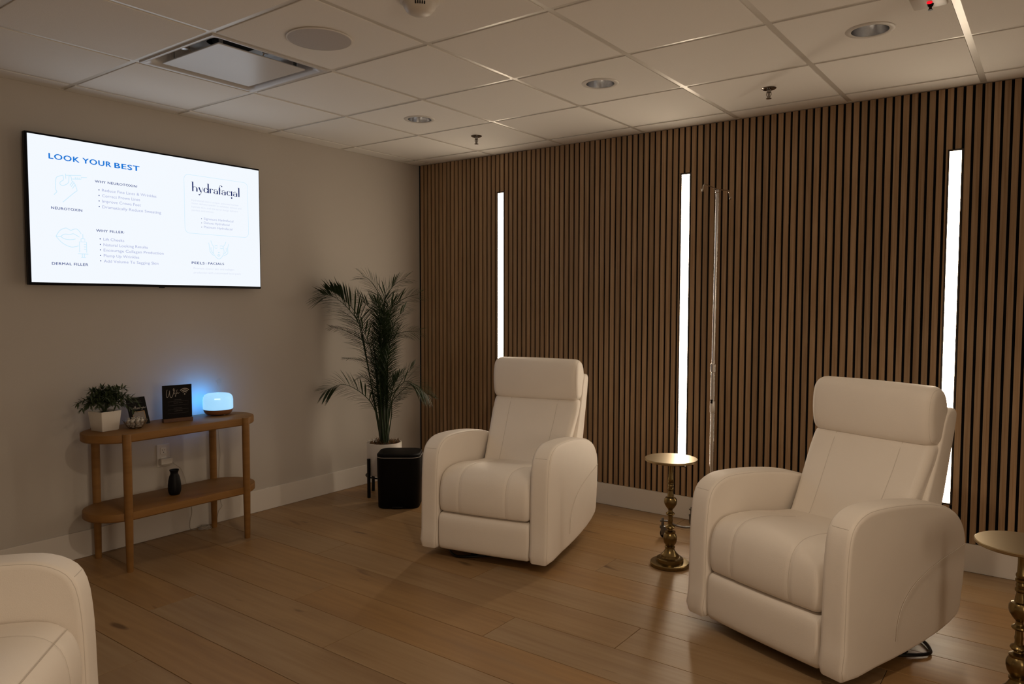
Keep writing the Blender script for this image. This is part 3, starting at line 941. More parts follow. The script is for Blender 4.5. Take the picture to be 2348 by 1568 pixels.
def disc(b, cx, cy, r, y=0.0, n=14, ry=None):
    o_ = len(b.v)
    ry = ry or r
    b.v += [(cx + r * math.cos(2 * math.pi * i / n), y, cy + ry * math.sin(2 * math.pi * i / n)) for i in range(n)]
    b.f.append(tuple(o_ + i for i in range(n)))
_glyph = {}
def text_geo(s, offset=0.0, shear=0.0, space=1.0):
    cu = bpy.data.curves.new('lettering', 'FONT')
    cu.body = s; cu.size = 1.0; cu.offset = offset; cu.shear = shear; cu.space_character = space
    cu.resolution_u = 3
    o = bpy.data.objects.new('lettering', cu)
    COL.objects.link(o)
    dg = bpy.context.evaluated_depsgraph_get()
    me = bpy.data.meshes.new_from_object(o.evaluated_get(dg))
    V = [tuple(v.co) for v in me.vertices]; F = [tuple(p.vertices) for p in me.polygons]
    bpy.data.objects.remove(o); bpy.data.curves.remove(cu); bpy.data.meshes.remove(me)
    return V, F
CAP = None
def text(b, s, x0, x1, z, cap, y=0.0, offset=0.0, shear=0.0):
    """set s from x0 to x1 on baseline z with capital height cap (local xz plane)"""
    global CAP
    if CAP is None:
        CAP = max(v[1] for v in text_geo('H')[0])
    bold = offset > 0.005
    V, F = text_geo(s, 0.0 if bold else offset, shear, 1.10 if bold else 1.0)
    a, c = min(v[0] for v in V), max(v[0] for v in V)
    kx = (x1 - x0) / (c - a); kz = cap / CAP
    for dx, dz in (((-1, 0), (1, 0), (0, -1), (0, 1)) if bold else ((0, 0),)):
        b.add([(x0 + (v[0] - a) * kx + dx * offset * kx, y - 0.00004 * (dx + 2 * dz + 3), z + v[1] * kz + dz * offset * 0.6 * kz) for v in V], F)

# ------------------------------------------------------------------ television
TVW, TVH = 1.318, 0.750
t = thing('television', 'large wall-mounted television showing a white treatment menu slide', 'television', (0.0, -2.164, 1.8175), math.radians(90))
# local x runs to the viewer's right (+Y in the room), local -y faces the room
hw, hh = TVW / 2, TVH / 2
MB().bbox(-hw, hw, -0.060, -0.030, -hh, hh, 0.004).build('case', M['tvblack'], t)
MB().bbox(-0.30, 0.30, -0.030, 0.003, -0.20, 0.20, 0.004).build('wall_mount', M['blackmetal'], t)
MB().bbox(0.0, 0.03, -0.0585, -0.05, -hh - 0.006, -hh + 0.004, 0.001).build('sensor', M['tvblack'], t)
bz = 0.0135; bzl = 0.0135; bzb = 0.0145
sx0, sx1, sz0, sz1 = -hw + 0.012, hw - 0.006, -hh + 0.013, hh - 0.010
scr = MB().box(sx0, sx1, -0.0608, -0.0598, sz0, sz1).build('screen', M['screen'], t)
SW, SH = sx1 - sx0, sz1 - sz0
U = lambda u: sx0 + SW * u
Vv = lambda v: sz1 - SH * v
YT = -0.0613
def tv_text(items, name, m_, offset=0.0):
    for s, u0, u1, v, cap in items:
        b = MB()
        text(b, s, U(u0), U(u1), Vv(v), cap * SH, YT, offset)
        b.build(name, m_, scr)
tv_text([('LOOK', 0.0725, 0.1827, 0.1508, 0.0362), ('YOUR', 0.1953, 0.3051, 0.1505, 0.0362), ('BEST', 0.3190, 0.4210, 0.1510, 0.0362)], 'heading', M['t_blue'], 0.024)
tv_text([('NEUROTOXIN', 0.0755, 0.1880, 0.4940, 0.0170), ('DERMAL FILLER', 0.0722, 0.2050, 0.8768, 0.0178),
         ('WHY NEUROTOXIN', 0.2397, 0.4063, 0.2755, 0.0168), ('WHY FILLER', 0.2393, 0.3479, 0.6272, 0.0172),
         ('PEELS', 0.6465, 0.7080, 0.8280, 0.0180), ('FACIALS', 0.7270, 0.8062, 0.8272, 0.0180)], 'subheading', M['t_navy'], 0.014)
tv_text([('?', 0.4075, 0.4125, 0.2735, 0.013), ('?', 0.3490, 0.3530, 0.6262, 0.013), ('&', 0.7120, 0.7225, 0.8276, 0.0165)], 'punctuation', M['t_pale'])
body = [('Reduce Fine Lines & Wrinkles', 0.2664, 0.4913, 0.3345), ('Correct Frown Lines', 0.2662, 0.4202, 0.3747), ('Improve Crows Feet', 0.2660, 0.4234, 0.4138),
        ('Dramatically Reduce Sweating', 0.2658, 0.5103, 0.4550), ('Lift Cheeks', 0.2667, 0.3499, 0.6885), ('Natural Looking Results', 0.2664, 0.4483, 0.7280),
        ('Encourage Collagen Production', 0.2662, 0.5174, 0.7670), ('Plump Up Wrinkles', 0.2660, 0.4109, 0.8068), ('Add Volume To Sagging Skin', 0.2658, 0.4932, 0.8468)]
tv_text([(s, a, c, v, 0.0200) for s, a, c, v in body], 'body_text', M['t_body'], 0.0)
tv_text([('Signature Hydrafacial', 0.7091, 0.8588, 0.4665, 0.0175), ('Deluxe Hydrafacial', 0.7092, 0.8383, 0.4995, 0.0175), ('Platinum Hydrafacial', 0.7093, 0.8525, 0.5335, 0.0175)], 'list_text', M['t_body'], -0.004)
tv_text([('Hydrafacial uses a unique, patented vortex-', 0.6516, 0.8890, 0.3264, 0.0145), ('fusion delivery system to exfoliate, extract and', 0.6517, 0.9023, 0.3510, 0.0145),
         ('hydrate skin, and the spiral design delivers', 0.6517, 0.8837, 0.3785, 0.0145), ('painless extractions.', 0.6518, 0.7595, 0.4045, 0.0145),
         ('Promote clearer skin and collagen', 0.6554, 0.8585, 0.8695, 0.0155), ('production with customized facial peels', 0.6554, 0.8930, 0.9030, 0.0155)], 'small_text', M['t_pale'], -0.008)
b = MB()
for u, v in [(0.2546, 0.3259), (0.2543, 0.3659), (0.2541, 0.4050), (0.2539, 0.4453), (0.2539, 0.6775), (0.2541, 0.7177), (0.2539, 0.7568), (0.2537, 0.7967), (0.2539, 0.8359)]:
    disc(b, U(u), Vv(v), 0.0030, YT)
for u, v in [(0.6981, 0.4609), (0.6982, 0.4944), (0.6983, 0.5280)]:
    disc(b, U(u), Vv(v), 0.0022, YT)
b.build('bullets', M['t_navy'], scr)
# didone style word mark built letter by letter
def wordmark(x0, x1, zb, xh):
    b = MB(); TH, HA = 0.255, 0.055
    pen = [0.0]
    def stem(x, z0, z1, w=TH): stroke(b2, [(x, z0), (x, z1)], w)
    def contrast(P, wmax=TH, wmin=HA):
        n = len(P); W = []
        for i in range(n):
            dx = P[min(i + 1, n - 1)][0] - P[max(i - 1, 0)][0]; dz = P[min(i + 1, n - 1)][1] - P[max(i - 1, 0)][1]
            L_ = math.hypot(dx, dz) or 1
            W.append(wmin + (wmax - wmin) * (abs(dz) / L_) ** 3)
        stroke(b2, P, W)
    b2 = MB()
    x = 0.15
    # h
    stem(x, 0, 1.95); contrast(arc(x + 0.42, 0.55, 0.42, 0.43, 170, 0)); stem(x + 0.84, 0, 0.57); stroke(b2, [(x - 0.3, 1.93), (x, 1.93)], HA)
    x += 1.25
    # y
    stroke(b2, [(x, 1.0), (x + 0.40, 0.0)], TH * 0.9); stroke(b2, [(x + 0.82, 1.0), (x + 0.36, -0.42), (x + 0.22, -0.60), (x + 0.05, -0.62)], HA * 1.3); disc(b2, x + 0.05, -0.56, 0.13)
    x += 1.05
    # d
    contrast(arc(x + 0.40, 0.5, 0.38, 0.49, 20, 340)); stem(x + 0.90, 0, 1.95); stroke(b2, [(x + 0.65, 1.93), (x + 0.9, 1.93)], HA)
    x += 1.32
    # r
    stem(x, 0, 1.0); stroke(b2, arc(x + 0.36, 0.62, 0.30, 0.36, 170, 50), HA * 1.2); disc(b2, x + 0.52, 0.86, 0.11)
    x += 0.80
    # a
    def aa(x):
        stroke(b2, arc(x + 0.34, 0.68, 0.34, 0.30, 160, 10), HA * 1.3); stem(x + 0.70, 0, 0.72); contrast(arc(x + 0.34, 0.27, 0.32, 0.27, 75, 330))
        disc(b2, x + 0.06, 0.74, 0.10); stroke(b2, [(x + 0.42, 0.53), (x + 0.66, 0.60)], HA)
    aa(x); x += 1.08
    # f
    stem(x + 0.1, 0, 1.5); stroke(b2, arc(x + 0.40, 1.50, 0.32, 0.44, 175, 40), HA * 1.4); disc(b2, x + 0.62, 1.76, 0.12); stroke(b2, [(x - 0.18, 0.97), (x + 0.5, 0.97)], HA)
    x += 0.62
    aa(x); x += 1.12
    # c
    contrast(arc(x + 0.40, 0.5, 0.38, 0.49, 45, 318)); disc(b2, x + 0.66, 0.78, 0.10)
    x += 1.02
    # i with the dot below
    stem(x, 0, 1.0); disc(b2, x, -0.42, 0.16); stroke(b2, [(x - 0.25, 0.98), (x, 0.98)], HA)
    x += 0.42
    aa(x); x += 1.22
    # l
    stem(x, 0, 1.95); stroke(b2, [(x - 0.28, 1.93), (x, 1.93)], HA)
    xe = x + 0.15
    k = (x1 - x0) / xe
    b.add([(x0 + v[0] * k, YT, zb + v[2] * xh) for v in b2.v], b2.f)
    return b
wordmark(U(0.6555), U(0.8942), Vv(0.2480), 0.0385 * SH).build('word_mark', M['t_hydra'], scr)
# pale blue line drawings: rounded box, hand with syringe, lips with syringe, face with hands
b = MB(); lw = 0.0030
def uvp(pts, n=6): return [(p.x, p.y) for p in spline([(U(u), Vv(v), 0) for u, v in pts], n)]
P = []
for u, v, a_ in ((0.9166, 0.160, 0), (0.640, 0.160, 90), (0.640, 0.545, 180), (0.9166, 0.545, 270)):
    for q in range(7):
        a = math.radians(a_ + 15 * q)
        P.append((U(u) + 0.0285 * math.cos(a), Vv(v) + 0.0285 * math.sin(a)))
stroke(b, P, 0.0022, YT, True)
b.build('panel_outline', M['t_cyan'], scr)
def line(b, pts, n=6, w=None): stroke(b, uvp(pts, n) if n else [(U(u), Vv(v)) for u, v in pts], w or lw, YT)
b = MB()
line(b, [(.0869, .3948), (.098, .3721)], 0)
line(b, [(.098, .3721), (.0932, .3494), (.0957, .2826), (.105, .265), (.1214, .2535)], 5)
line(b, [(.1214, .2535), (.1224, .2844), (.1112, .3015), (.110, .318), (.119, .325), (.133, .313), (.1409, .2954), (.1432, .2577), (.147, .249), (.1510, .262), (.153, .2855)], 5)
line(b, [(.153, .2855), (.162, .300), (.1708, .3419), (.1690, .354), (.1625, .3623)], 5)
line(b, [(.1625, .3623), (.1179, .4398)], 0)
for u, v in ((.1455, .318), (.150, .326), (.1545, .338)): line(b, [(u, v), (u + .008, v - .022), (u + .012, v - .030)], 3)
line(b, [(.1302, .240), (.1311, .275)], 0); line(b, [(.1313, .2514), (.1878, .2395), (.1876, .2660), (.1551, .2715)], 0)
for u in (.166, .173, .180): line(b, [(u, .268), (u, .256)], 0)
line(b, [(.1878, .2530), (.2095, .2489)], 0)
b.build('hand_drawing', M['t_cyan'], scr)
b = MB()
line(b, [(.0891, .6795), (.1044, .6374), (.1244, .6184), (.1345, .624), (.1435, .6312), (.153, .624), (.1647, .6188), (.175, .634), (.1816, .6511)], 5)
line(b, [(.0891, .6795), (.106, .6784), (.114, .667), (.1241, .6599), (.138, .662), (.1523, .6544), (.164, .664), (.1745, .6748)], 5)
line(b, [(.106, .679), (.120, .694), (.142, .697), (.160, .690)], 5)
line(b, [(.0891, .6795), (.1116, .7229), (.1394, .7468), (.160, .744), (.171, .736)], 5)
line(b, [(.1878, .6519), (.1878, .684)], 0); line(b, [(.1806, .6856), (.195, .6856), (.195, .707), (.1806, .707), (.1806, .6856)], 0)
line(b, [(.1743, .782), (.1743, .7075), (.2009, .7075), (.2009, .782)], 0); line(b, [(.1675, .7925), (.2068, .7925)], 0)
line(b, [(.184, .7925), (.184, .8180)], 0); line(b, [(.1915, .7925), (.1915, .8180)], 0); line(b, [(.1797, .8180), (.1971, .8180)], 0)
for v in (.725, .742, .759): line(b, [(.191, v), (.199, v)], 0)
b.build('lips_drawing', M['t_cyan'], scr)
b = MB()
line(b, [(.7416, .6314), (.7480, .662), (.7552, .6826), (.752, .715), (.7560, .742), (.7680, .768), (.7801, .7776), (.792, .768), (.803, .742), (.808, .715), (.8043, .6781), (.813, .655), (.8179, .6324)], 5)
line(b, [(.731, .650), (.7345, .690), (.737, .720), (.7470, .742), (.7555, .7529)], 5)
line(b, [(.7420, .686), (.7425, .712), (.752, .735)], 4)
line(b, [(.8319, .6488), (.826, .690), (.8268, .7252), (.815, .742), (.8050, .752)], 5)
line(b, [(.818, .684), (.8185, .712), (.809, .735)], 4)
line(b, [(.7600, .688), (.7675, .692), (.7740, .687)], 4); line(b, [(.787, .687), (.7945, .692), (.802, .688)], 4)
line(b, [(.7600, .674), (.7680, .668), (.7750, .673)], 4); line(b, [(.786, .673), (.7940, .668), (.802, .674)], 4)
line(b, [(.778, .722), (.7805, .728), (.784, .722)], 3)
line(b, [(.7735, .7466), (.780, .742), (.7870, .7466), (.780, .756), (.7735, .7466)], 4)
b.build('face_drawing', M['t_cyan'], scr)

# ------------------------------------------------------------------ wifi sign
def plane_thing(t): return t
t = thing('wifi_sign', 'upright black wifi sign in a wooden base on the console table', 'sign', (0.2245, -2.169, TZ), math.radians(80.2))
MB().bbox(-0.079, 0.079, -0.017, 0.017, 0.0, 0.020, 0.002).build('base', M['walnut'], t)
pn = MB().bbox(-0.0785, 0.0785, -0.0035, 0.0035, 0.0125, 0.203, 0.001).build('panel', M['signblack'], t)
YS = -0.0038
b = MB()
k = 0.158 / 613.0
def W2(pts, n=5): return [(p.x, p.y) for p in spline([((x - 496) * k, 0.203 - (y - 215) * k, 0) for x, y in pts], n)]
stroke(b, W2([(290, 305), (278, 345), (272, 400), (276, 455), (292, 468), (312, 440), (330, 385), (340, 325), (338, 375), (344, 440), (362, 475), (384, 470), (408, 420), (425, 350), (434, 305), (424, 285), (412, 310), (420, 335)]), 0.0022, YS)
stroke(b, W2([(438, 340), (432, 385), (440, 405), (458, 385)]), 0.0017, YS)
stroke(b, W2([(505, 322), (488, 330), (474, 390), (462, 455), (452, 455), (466, 415), (490, 392), (505, 385)]), 0.0017, YS)
stroke(b, W2([(508, 365), (504, 392), (516, 400), (545, 378)]), 0.0017, YS)
disc(b, (446 - 496) * k, 0.203 - (322 - 215) * k, 0.0016, YS)
cx_, cz_ = (651 - 496) * k, 0.203 - (421 - 215) * k
disc(b, cx_, cz_, 0.0036, YS)
for r_ in (0.0135, 0.0225, 0.0315):
    stroke(b, arc(cx_, cz_, r_, r_, 42, 138, 16), 0.0042, YS)
b.build('lettering', M['ink'], pn)
b = MB()
text(b, 'NETWORK', -0.018, 0.022, 0.203 - (540 - 215) * k, 0.0038, YS)
text(b, 'Guest Suite', -0.020, 0.028, 0.203 - (608 - 215) * k, 0.0042, YS)
text(b, 'PASSWORD', -0.020, 0.024, 0.203 - (718 - 215) * k, 0.0038, YS)
text(b, 'welcome', -0.018, 0.026, 0.203 - (778 - 215) * k, 0.0042, YS)
for z0, z1 in ((0.203 - (648 - 215) * k, 0.203 - (565 - 215) * k), (0.203 - (820 - 215) * k, 0.203 - (738 - 215) * k)):
    stroke(b, [(-0.050, z0), (0.058, z0), (0.058, z1), (-0.050, z1)], 0.0007, YS, True)
b.build('small_print', M['ink2'], pn)

# ------------------------------------------------------------------ leaning card sign
t = thing('card_sign', 'small tilted black card with a gold square, behind the glass bowl', 'sign', (0.168, -2.345, TZ), math.radians(86))
R0 = (math.radians(-20), math.radians(-2.5), 0)
pn = MB().bbox(-0.050, 0.050, -0.002, 0.002, 0.0, 0.152, 0.0012).build('card', M['signblack'], t, rot=R0)
YS = -0.0024
b = MB()
FW = [[(-34, 98), (-31, 88), (-30, 80)], [(-37, 90), (-25, 91)], [(-25, 84), (-22, 88), (-20, 84), (-23, 81), (-25, 84)], [(-18, 86), (-14, 98), (-16, 84), (-13, 82)],
      [(-11, 86), (-7, 98), (-9, 84), (-6, 82)], [(-4, 85), (-1, 88), (1, 84), (-2, 81), (-4, 85)], [(3, 88), (4, 81), (8, 88), (9, 81), (14, 89)],
      [(21, 88), (22, 82), (27, 88), (24, 76), (19, 74)], [(29, 84), (32, 88), (34, 84), (31, 81), (29, 84)], [(36, 88), (37, 82), (41, 83), (43, 88)]]
for s_ in FW: stroke(b, [(p.x, p.y) for p in spline([(x / 1000, z_ / 1000 + 0.006, 0) for x, z_ in s_], 4)], 0.0016, YS)
b.build('lettering', M['ink'], pn)
b = MB()
stroke(b, [(-0.030, 0.010), (0.032, 0.010), (0.032, 0.072), (-0.030, 0.072)], 0.0035, YS, True)
b.build('gold_border', M['gold'], pn)
b = MB().box(-0.028, 0.030, YS, -0.0019, 0.012, 0.070)
b.build('blank_square', M['card'], pn)
b = MB(); text(b, 'CONNECT WITH US', -0.024, 0.024, 0.126, 0.005, YS)
b.build('small_print', M['ink2'], pn)
MB().bbox(-0.012, 0.012, 0.0, 0.06, 0.0, 0.003, 0.001).build('easel_foot', M['signblack'], t)

# ------------------------------------------------------------------ glass bowl with wrapped sweets
bx, by = 0.262, -2.421
t = thing('glass_bowl', 'small clear scalloped glass bowl between the white pot and the card', 'bowl', (bx, by, TZ))
b = MB(); n = 48
prof = [(0.022, 0.0), (0.030, 0.002), (0.040, 0.010), (0.048, 0.022), (0.054, 0.036), (0.0595, 0.044), (0.0575, 0.0445), (0.052, 0.037), (0.0455, 0.023), (0.038, 0.0125), (0.028, 0.005), (0.001, 0.004)]
for i, (r, z) in enumerate(prof):
    for q in range(n):
        a = 2 * math.pi * q / n
        rr = r * (1 + (0.035 * math.cos(12 * a) if r > 0.035 else 0))
        b.v.append((rr * math.cos(a), rr * math.sin(a), z + (0.002 * math.cos(12 * a) if z > 0.04 else 0)))
for i in range(len(prof) - 1):
    for q in range(n):
        b.f.append((i * n + q, i * n + (q + 1) % n, (i + 1) * n + (q + 1) % n, (i + 1) * n + q))
b.f.append(tuple(reversed(range(n))))
b.build('bowl', M['glass'], t, True, sharp=60)
rs = random.Random(3)
smeshes = []
for q in range(3):
    b = MB()
    b.lathe([(0.0005, -0.017), (0.006, -0.016), (0.0015, -0.010), (0.0075, -0.006), (0.0085, 0.0), (0.0075, 0.006), (0.0015, 0.010), (0.006, 0.016), (0.0005, 0.017)], 8)
    b.v = [(x * rs.uniform(.85, 1.15), y, z) for x, y, z in b.v]
    smeshes.append(b)
sw = MB()
kk = 0
for ring, (R_, z_, cnt) in enumerate([(0.017, 0.0145, 4), (0.028, 0.024, 7), (0.012, 0.030, 3), (0.034, 0.038, 8), (0.016, 0.042, 5)]):
    for q in range(cnt):
        a = 2 * math.pi * q / cnt + ring
        mt = Matrix.Translation((R_ * math.cos(a), R_ * math.sin(a), z_)) @ Matrix.Rotation(a + math.pi / 2 + rs.uniform(-.6, .6), 4, 'Z') @ Matrix.Rotation(rs.uniform(-.3, .3), 4, 'Y') @ Matrix.Rotation(rs.uniform(-.3, .3), 4, 'X')
        s_ = smeshes[kk % 3]
        sw.add([tuple(mt @ Vector(v)) for v in s_.v], s_.f)
        kk += 1
o = sw.build('wrapped_sweets', M['sweet'], None, True, loc=(bx, by, TZ), sharp=80)
o['kind'] = 'stuff'; o['label'] = 'white wrapped sweets heaped in the small glass bowl'; o['category'] = 'sweets'

# ------------------------------------------------------------------ glowing aroma diffuser
lx, ly = 0.178, -1.893
t = thing('aroma_lamp', 'glowing blue aroma mist lamp with a wooden base on the console table', 'diffuser', (lx, ly, TZ))
MB().lathe([(0.050, 0.004), (0.066, 0.006), (0.077, 0.018), (0.0815, 0.033), (0.0815, 0.0345)], 48).build('base', M['lampwood'], t, True, sharp=50)
for q in range(3):
    a = 2 * math.pi * q / 3 + 0.3
    MB().lathe([(0.005, 0.0), (0.005, 0.005)], 10).build('foot', M['plastic'], t, True, loc=(0.045 * math.cos(a), 0.045 * math.sin(a), 0))
sh = MB().lathe([(0.0815, 0.035), (0.0832, 0.040), (0.0832, 0.088), (0.081, 0.104), (0.074, 0.117), (0.062, 0.124), (0.045, 0.1265), (0.012, 0.127), (0.010, 0.1275), (0.009, 0.124), (0.001, 0.124)], 56, cap1=False).build('shade', None, t, True, sharp=60)
gm = bpy.data.materials.new('diffuser_shade'); gm.use_nodes = True
nt = gm.node_tree
bs = nt.nodes['Principled BSDF']
bs.inputs['Base Color'].default_value = (0.35, 0.55, 0.75, 1); bs.inputs['Roughness'].default_value = 0.35
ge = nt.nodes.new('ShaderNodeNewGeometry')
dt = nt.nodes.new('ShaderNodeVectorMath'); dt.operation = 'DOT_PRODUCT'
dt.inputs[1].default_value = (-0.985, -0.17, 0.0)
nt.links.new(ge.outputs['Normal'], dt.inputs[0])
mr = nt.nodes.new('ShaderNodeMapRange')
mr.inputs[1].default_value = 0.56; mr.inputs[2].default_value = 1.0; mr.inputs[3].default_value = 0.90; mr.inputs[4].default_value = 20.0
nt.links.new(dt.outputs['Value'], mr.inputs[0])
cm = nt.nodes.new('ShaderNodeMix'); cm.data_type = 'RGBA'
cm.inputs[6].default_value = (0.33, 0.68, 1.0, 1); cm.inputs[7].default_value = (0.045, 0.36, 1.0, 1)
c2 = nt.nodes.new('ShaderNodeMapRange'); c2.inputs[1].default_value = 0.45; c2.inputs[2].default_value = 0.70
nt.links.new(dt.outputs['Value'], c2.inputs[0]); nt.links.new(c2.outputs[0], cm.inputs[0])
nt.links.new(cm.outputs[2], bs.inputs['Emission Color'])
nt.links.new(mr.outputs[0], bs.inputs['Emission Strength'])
sh.data.materials.append(gm)
MB().bbox(-0.016, 0.016, -0.002, 0.002, 0.0, 0.006, 0.001).build('mist_slot', M['slot_highlight'], t, loc=(0.0815 * 0.83, -0.0815 * 0.56, 0.098), rot=(0, 0, math.radians(56)))
# faint plume of mist
sv = MB().lathe([(0.004, 0.0), (0.007, 0.02), (0.012, 0.05), (0.018, 0.075), (0.008, 0.085)], 14)
sv.v = [(x + 0.10 * z + 0.006 * math.sin(z * 70), y + 0.09 * z, z) for x, y, z in sv.v]
so = sv.build('mist_plume', None, None, True, loc=(lx, ly, TZ + 0.1285))
so['kind'] = 'stuff'; so['label'] = 'faint wisp of mist rising from the glowing blue lamp'; so['category'] = 'mist'
vm = bpy.data.materials.new('mist'); vm.use_nodes = True
nt = vm.node_tree; nt.nodes.remove(nt.nodes['Principled BSDF'])
pv = nt.nodes.new('ShaderNodeVolumePrincipled')
pv.inputs['Color'].default_value = (0.95, 0.97, 1, 1)
nz = nt.nodes.new('ShaderNodeTexNoise'); nz.inputs['Scale'].default_value = 60
mr = nt.nodes.new('ShaderNodeMapRange'); mr.inputs[1].default_value = 0.4; mr.inputs[2].default_value = 0.7; mr.inputs[3].default_value = 0.0; mr.inputs[4].default_value = 28.0
nt.links.new(nz.outputs['Fac'], mr.inputs[0]); nt.links.new(mr.outputs[0], pv.inputs['Density'])
nt.links.new(pv.outputs[0], nt.nodes['Material Output'].inputs['Volume'])
so.data.materials.append(vm)

# ------------------------------------------------------------------ vase on the lower shelf
o = MB().lathe([(0.020, 0.0), (0.026, 0.002), (0.0325, 0.018), (0.0345, 0.036), (0.034, 0.055), (0.031, 0.080), (0.026, 0.102), (0.0205, 0.115), (0.0195, 0.120), (0.0215, 0.128), (0.0245, 0.135), (0.0245, 0.139), (0.0215, 0.139), (0.017, 0.125), (0.017, 0.10)], 40).build('vase', M['black'], None, True, loc=(0.256, -2.213, 0.3005), sharp=60)
o['label'] = 'small matte black bottle-shaped vase on the console\'s lower shelf'; o['category'] = 'vase'

# ------------------------------------------------------------------ wall outlet, plug and cords
t = thing('power_outlet', 'white double power outlet on the wall behind the console table', 'outlet', (-0.004, -2.1355, 0.4735), math.radians(90))
MB().bbox(-0.038, 0.038, -0.006, 0.0, -0.0655, 0.0655, 0.0025).build('cover_plate', M['plastic'], t)
for s in (1, -1):
    r_ = MB().bbox(-0.017, 0.017, -0.0085, -0.004, s * 0.027 - 0.019, s * 0.027 + 0.019, 0.002).build('socket', M['base'], t)
    MB().box(-0.0075, -0.0055, -0.0088, -0.0080, s * 0.027 + 0.000, s * 0.027 + 0.009).build('slot', M['duct'], r_)
    MB().box(0.0055, 0.0075, -0.0088, -0.0080, s * 0.027 + 0.001, s * 0.027 + 0.008).build('slot', M['duct'], r_)
    MB().lathe([(0.0026, 0.0), (0.0026, 0.0008)], 10).build('slot', M['duct'], r_, loc=(0, -0.0080, s * 0.027 - 0.009), rot=(math.pi / 2, 0, 0))
t = thing('plug_adapter', 'white plug adapter pushed into the lower socket behind the console', 'plug', (0.0046, -2.1285, 0.441), math.radians(90))
MB().bbox(-0.037, 0.030, -0.030, 0.0, -0.0165, 0.0165, 0.003).build('body', M['plastic'], t)
CA = [(0.085, -1.865, 0.703), (0.05, -1.84, 0.7025), (0.042, -1.815, 0.690), (0.03, -1.800, 0.64), (0.02, -1.798, 0.578), (0.02, -1.787, 0.428), (0.02, -1.794, 0.375), (0.02, -1.799, 0.294), (0.02, -1.797, 0.213), (0.02, -1.790, 0.129), (0.02, -1.782, 0.1), (0.02, -1.806, 0.073), (0.02, -1.822, 0.02), (0.03, -1.86, 0.003)]
o = MB().tube(spline(CA, 5), 0.0016, 6).build('lamp_cord', M['cord'], None, True)
o['label'] = 'thin pale cord hanging down the wall behind the console\'s right legs'; o['category'] = 'cord'
CB = [(0.03, -2.0995, 0.437), (0.024, -2.080, 0.415), (0.02, -2.041, 0.379), (0.02, -2.016, 0.309), (0.02, -1.999, 0.227), (0.02, -1.979, 0.118), (0.02, -1.992, 0.055), (0.022, -1.990, 0.008), (0.04, -1.95, 0.003)]
for q in range(26):
    a = q * 0.9
    CB.append((0.062 + 0.030 * math.cos(a) * (1 - .015 * q), -1.925 + 0.042 * math.sin(a) * (1 - .012 * q), 0.0035 + 0.0007 * q))
o = MB().tube(spline(CB, 4), 0.0015, 6).build('charger_cord', M['cord'], None, True)
o['label'] = 'pale charger cord falling from the plug, bundled in a coil on the floor'; o['category'] = 'cord'

# ------------------------------------------------------------------ potted palm
pcx, pcy = 0.335, -0.713
t = thing('potted_palm', 'tall artificial palm in a white pot on a black stand in the corner', 'plant', (pcx, pcy, 0), math.atan2(0.594, 0.804))
MB().lathe([(0.105, 0.148), (0.119, 0.152), (0.1215, 0.16), (0.1215, 0.372), (0.120, 0.375), (0.114, 0.375), (0.113, 0.345)], 56, cap1=False).build('pot', M['white'], t, True, sharp=40)
sb = MB(); n = 56
sb.lathe([(0.001, 0.370), (0.06, 0.366), (0.1137, 0.358)], n, cap0=False, cap1=False)
rs = random.Random(11)
sb.build('soil', M['soil'], t, True)
mb = MB()
for q in range(120):
    a, r_ = rs.uniform(0, 6.283), 0.105 * math.sqrt(rs.random())
    leaf_blade(mb, Vector((r_ * math.cos(a), r_ * math.sin(a), 0.362)), Vector((rs.uniform(-1, 1), rs.uniform(-1, 1), rs.uniform(0.3, 1.2))), rs.uniform(0.03, 0.075), 0.0028, 0.2)
o = mb.build('dry_moss', M['moss'], t); o['kind'] = 'stuff'
st = MB()
st.tube([(0.128 * math.cos(2 * math.pi * q / 40), 0.128 * math.sin(2 * math.pi * q / 40), 0.1415) for q in range(40)], 0.0055, 8, closed=True)
st.bbox(-0.128, 0.128, -0.007, 0.007, 0.135, 0.147, 0.001).bbox(-0.007, 0.007, -0.128, 0.128, 0.135, 0.147, 0.001)
st.build('stand', M['blackmetal'], t, True)
base_a = math.atan2(-0.847 + 0.713, 0.319 - 0.335) - math.atan2(0.594, 0.804)
for q in range(4):
    a = base_a + q * math.pi / 2
    MB().bbox(-0.009, 0.009, -0.009, 0.009, 0.0, 0.274, 0.0015).build('stand_leg', M['blackmetal'], t, loc=(0.1345 * math.cos(a), 0.1345 * math.sin(a), 0), rot=(0, 0, a))
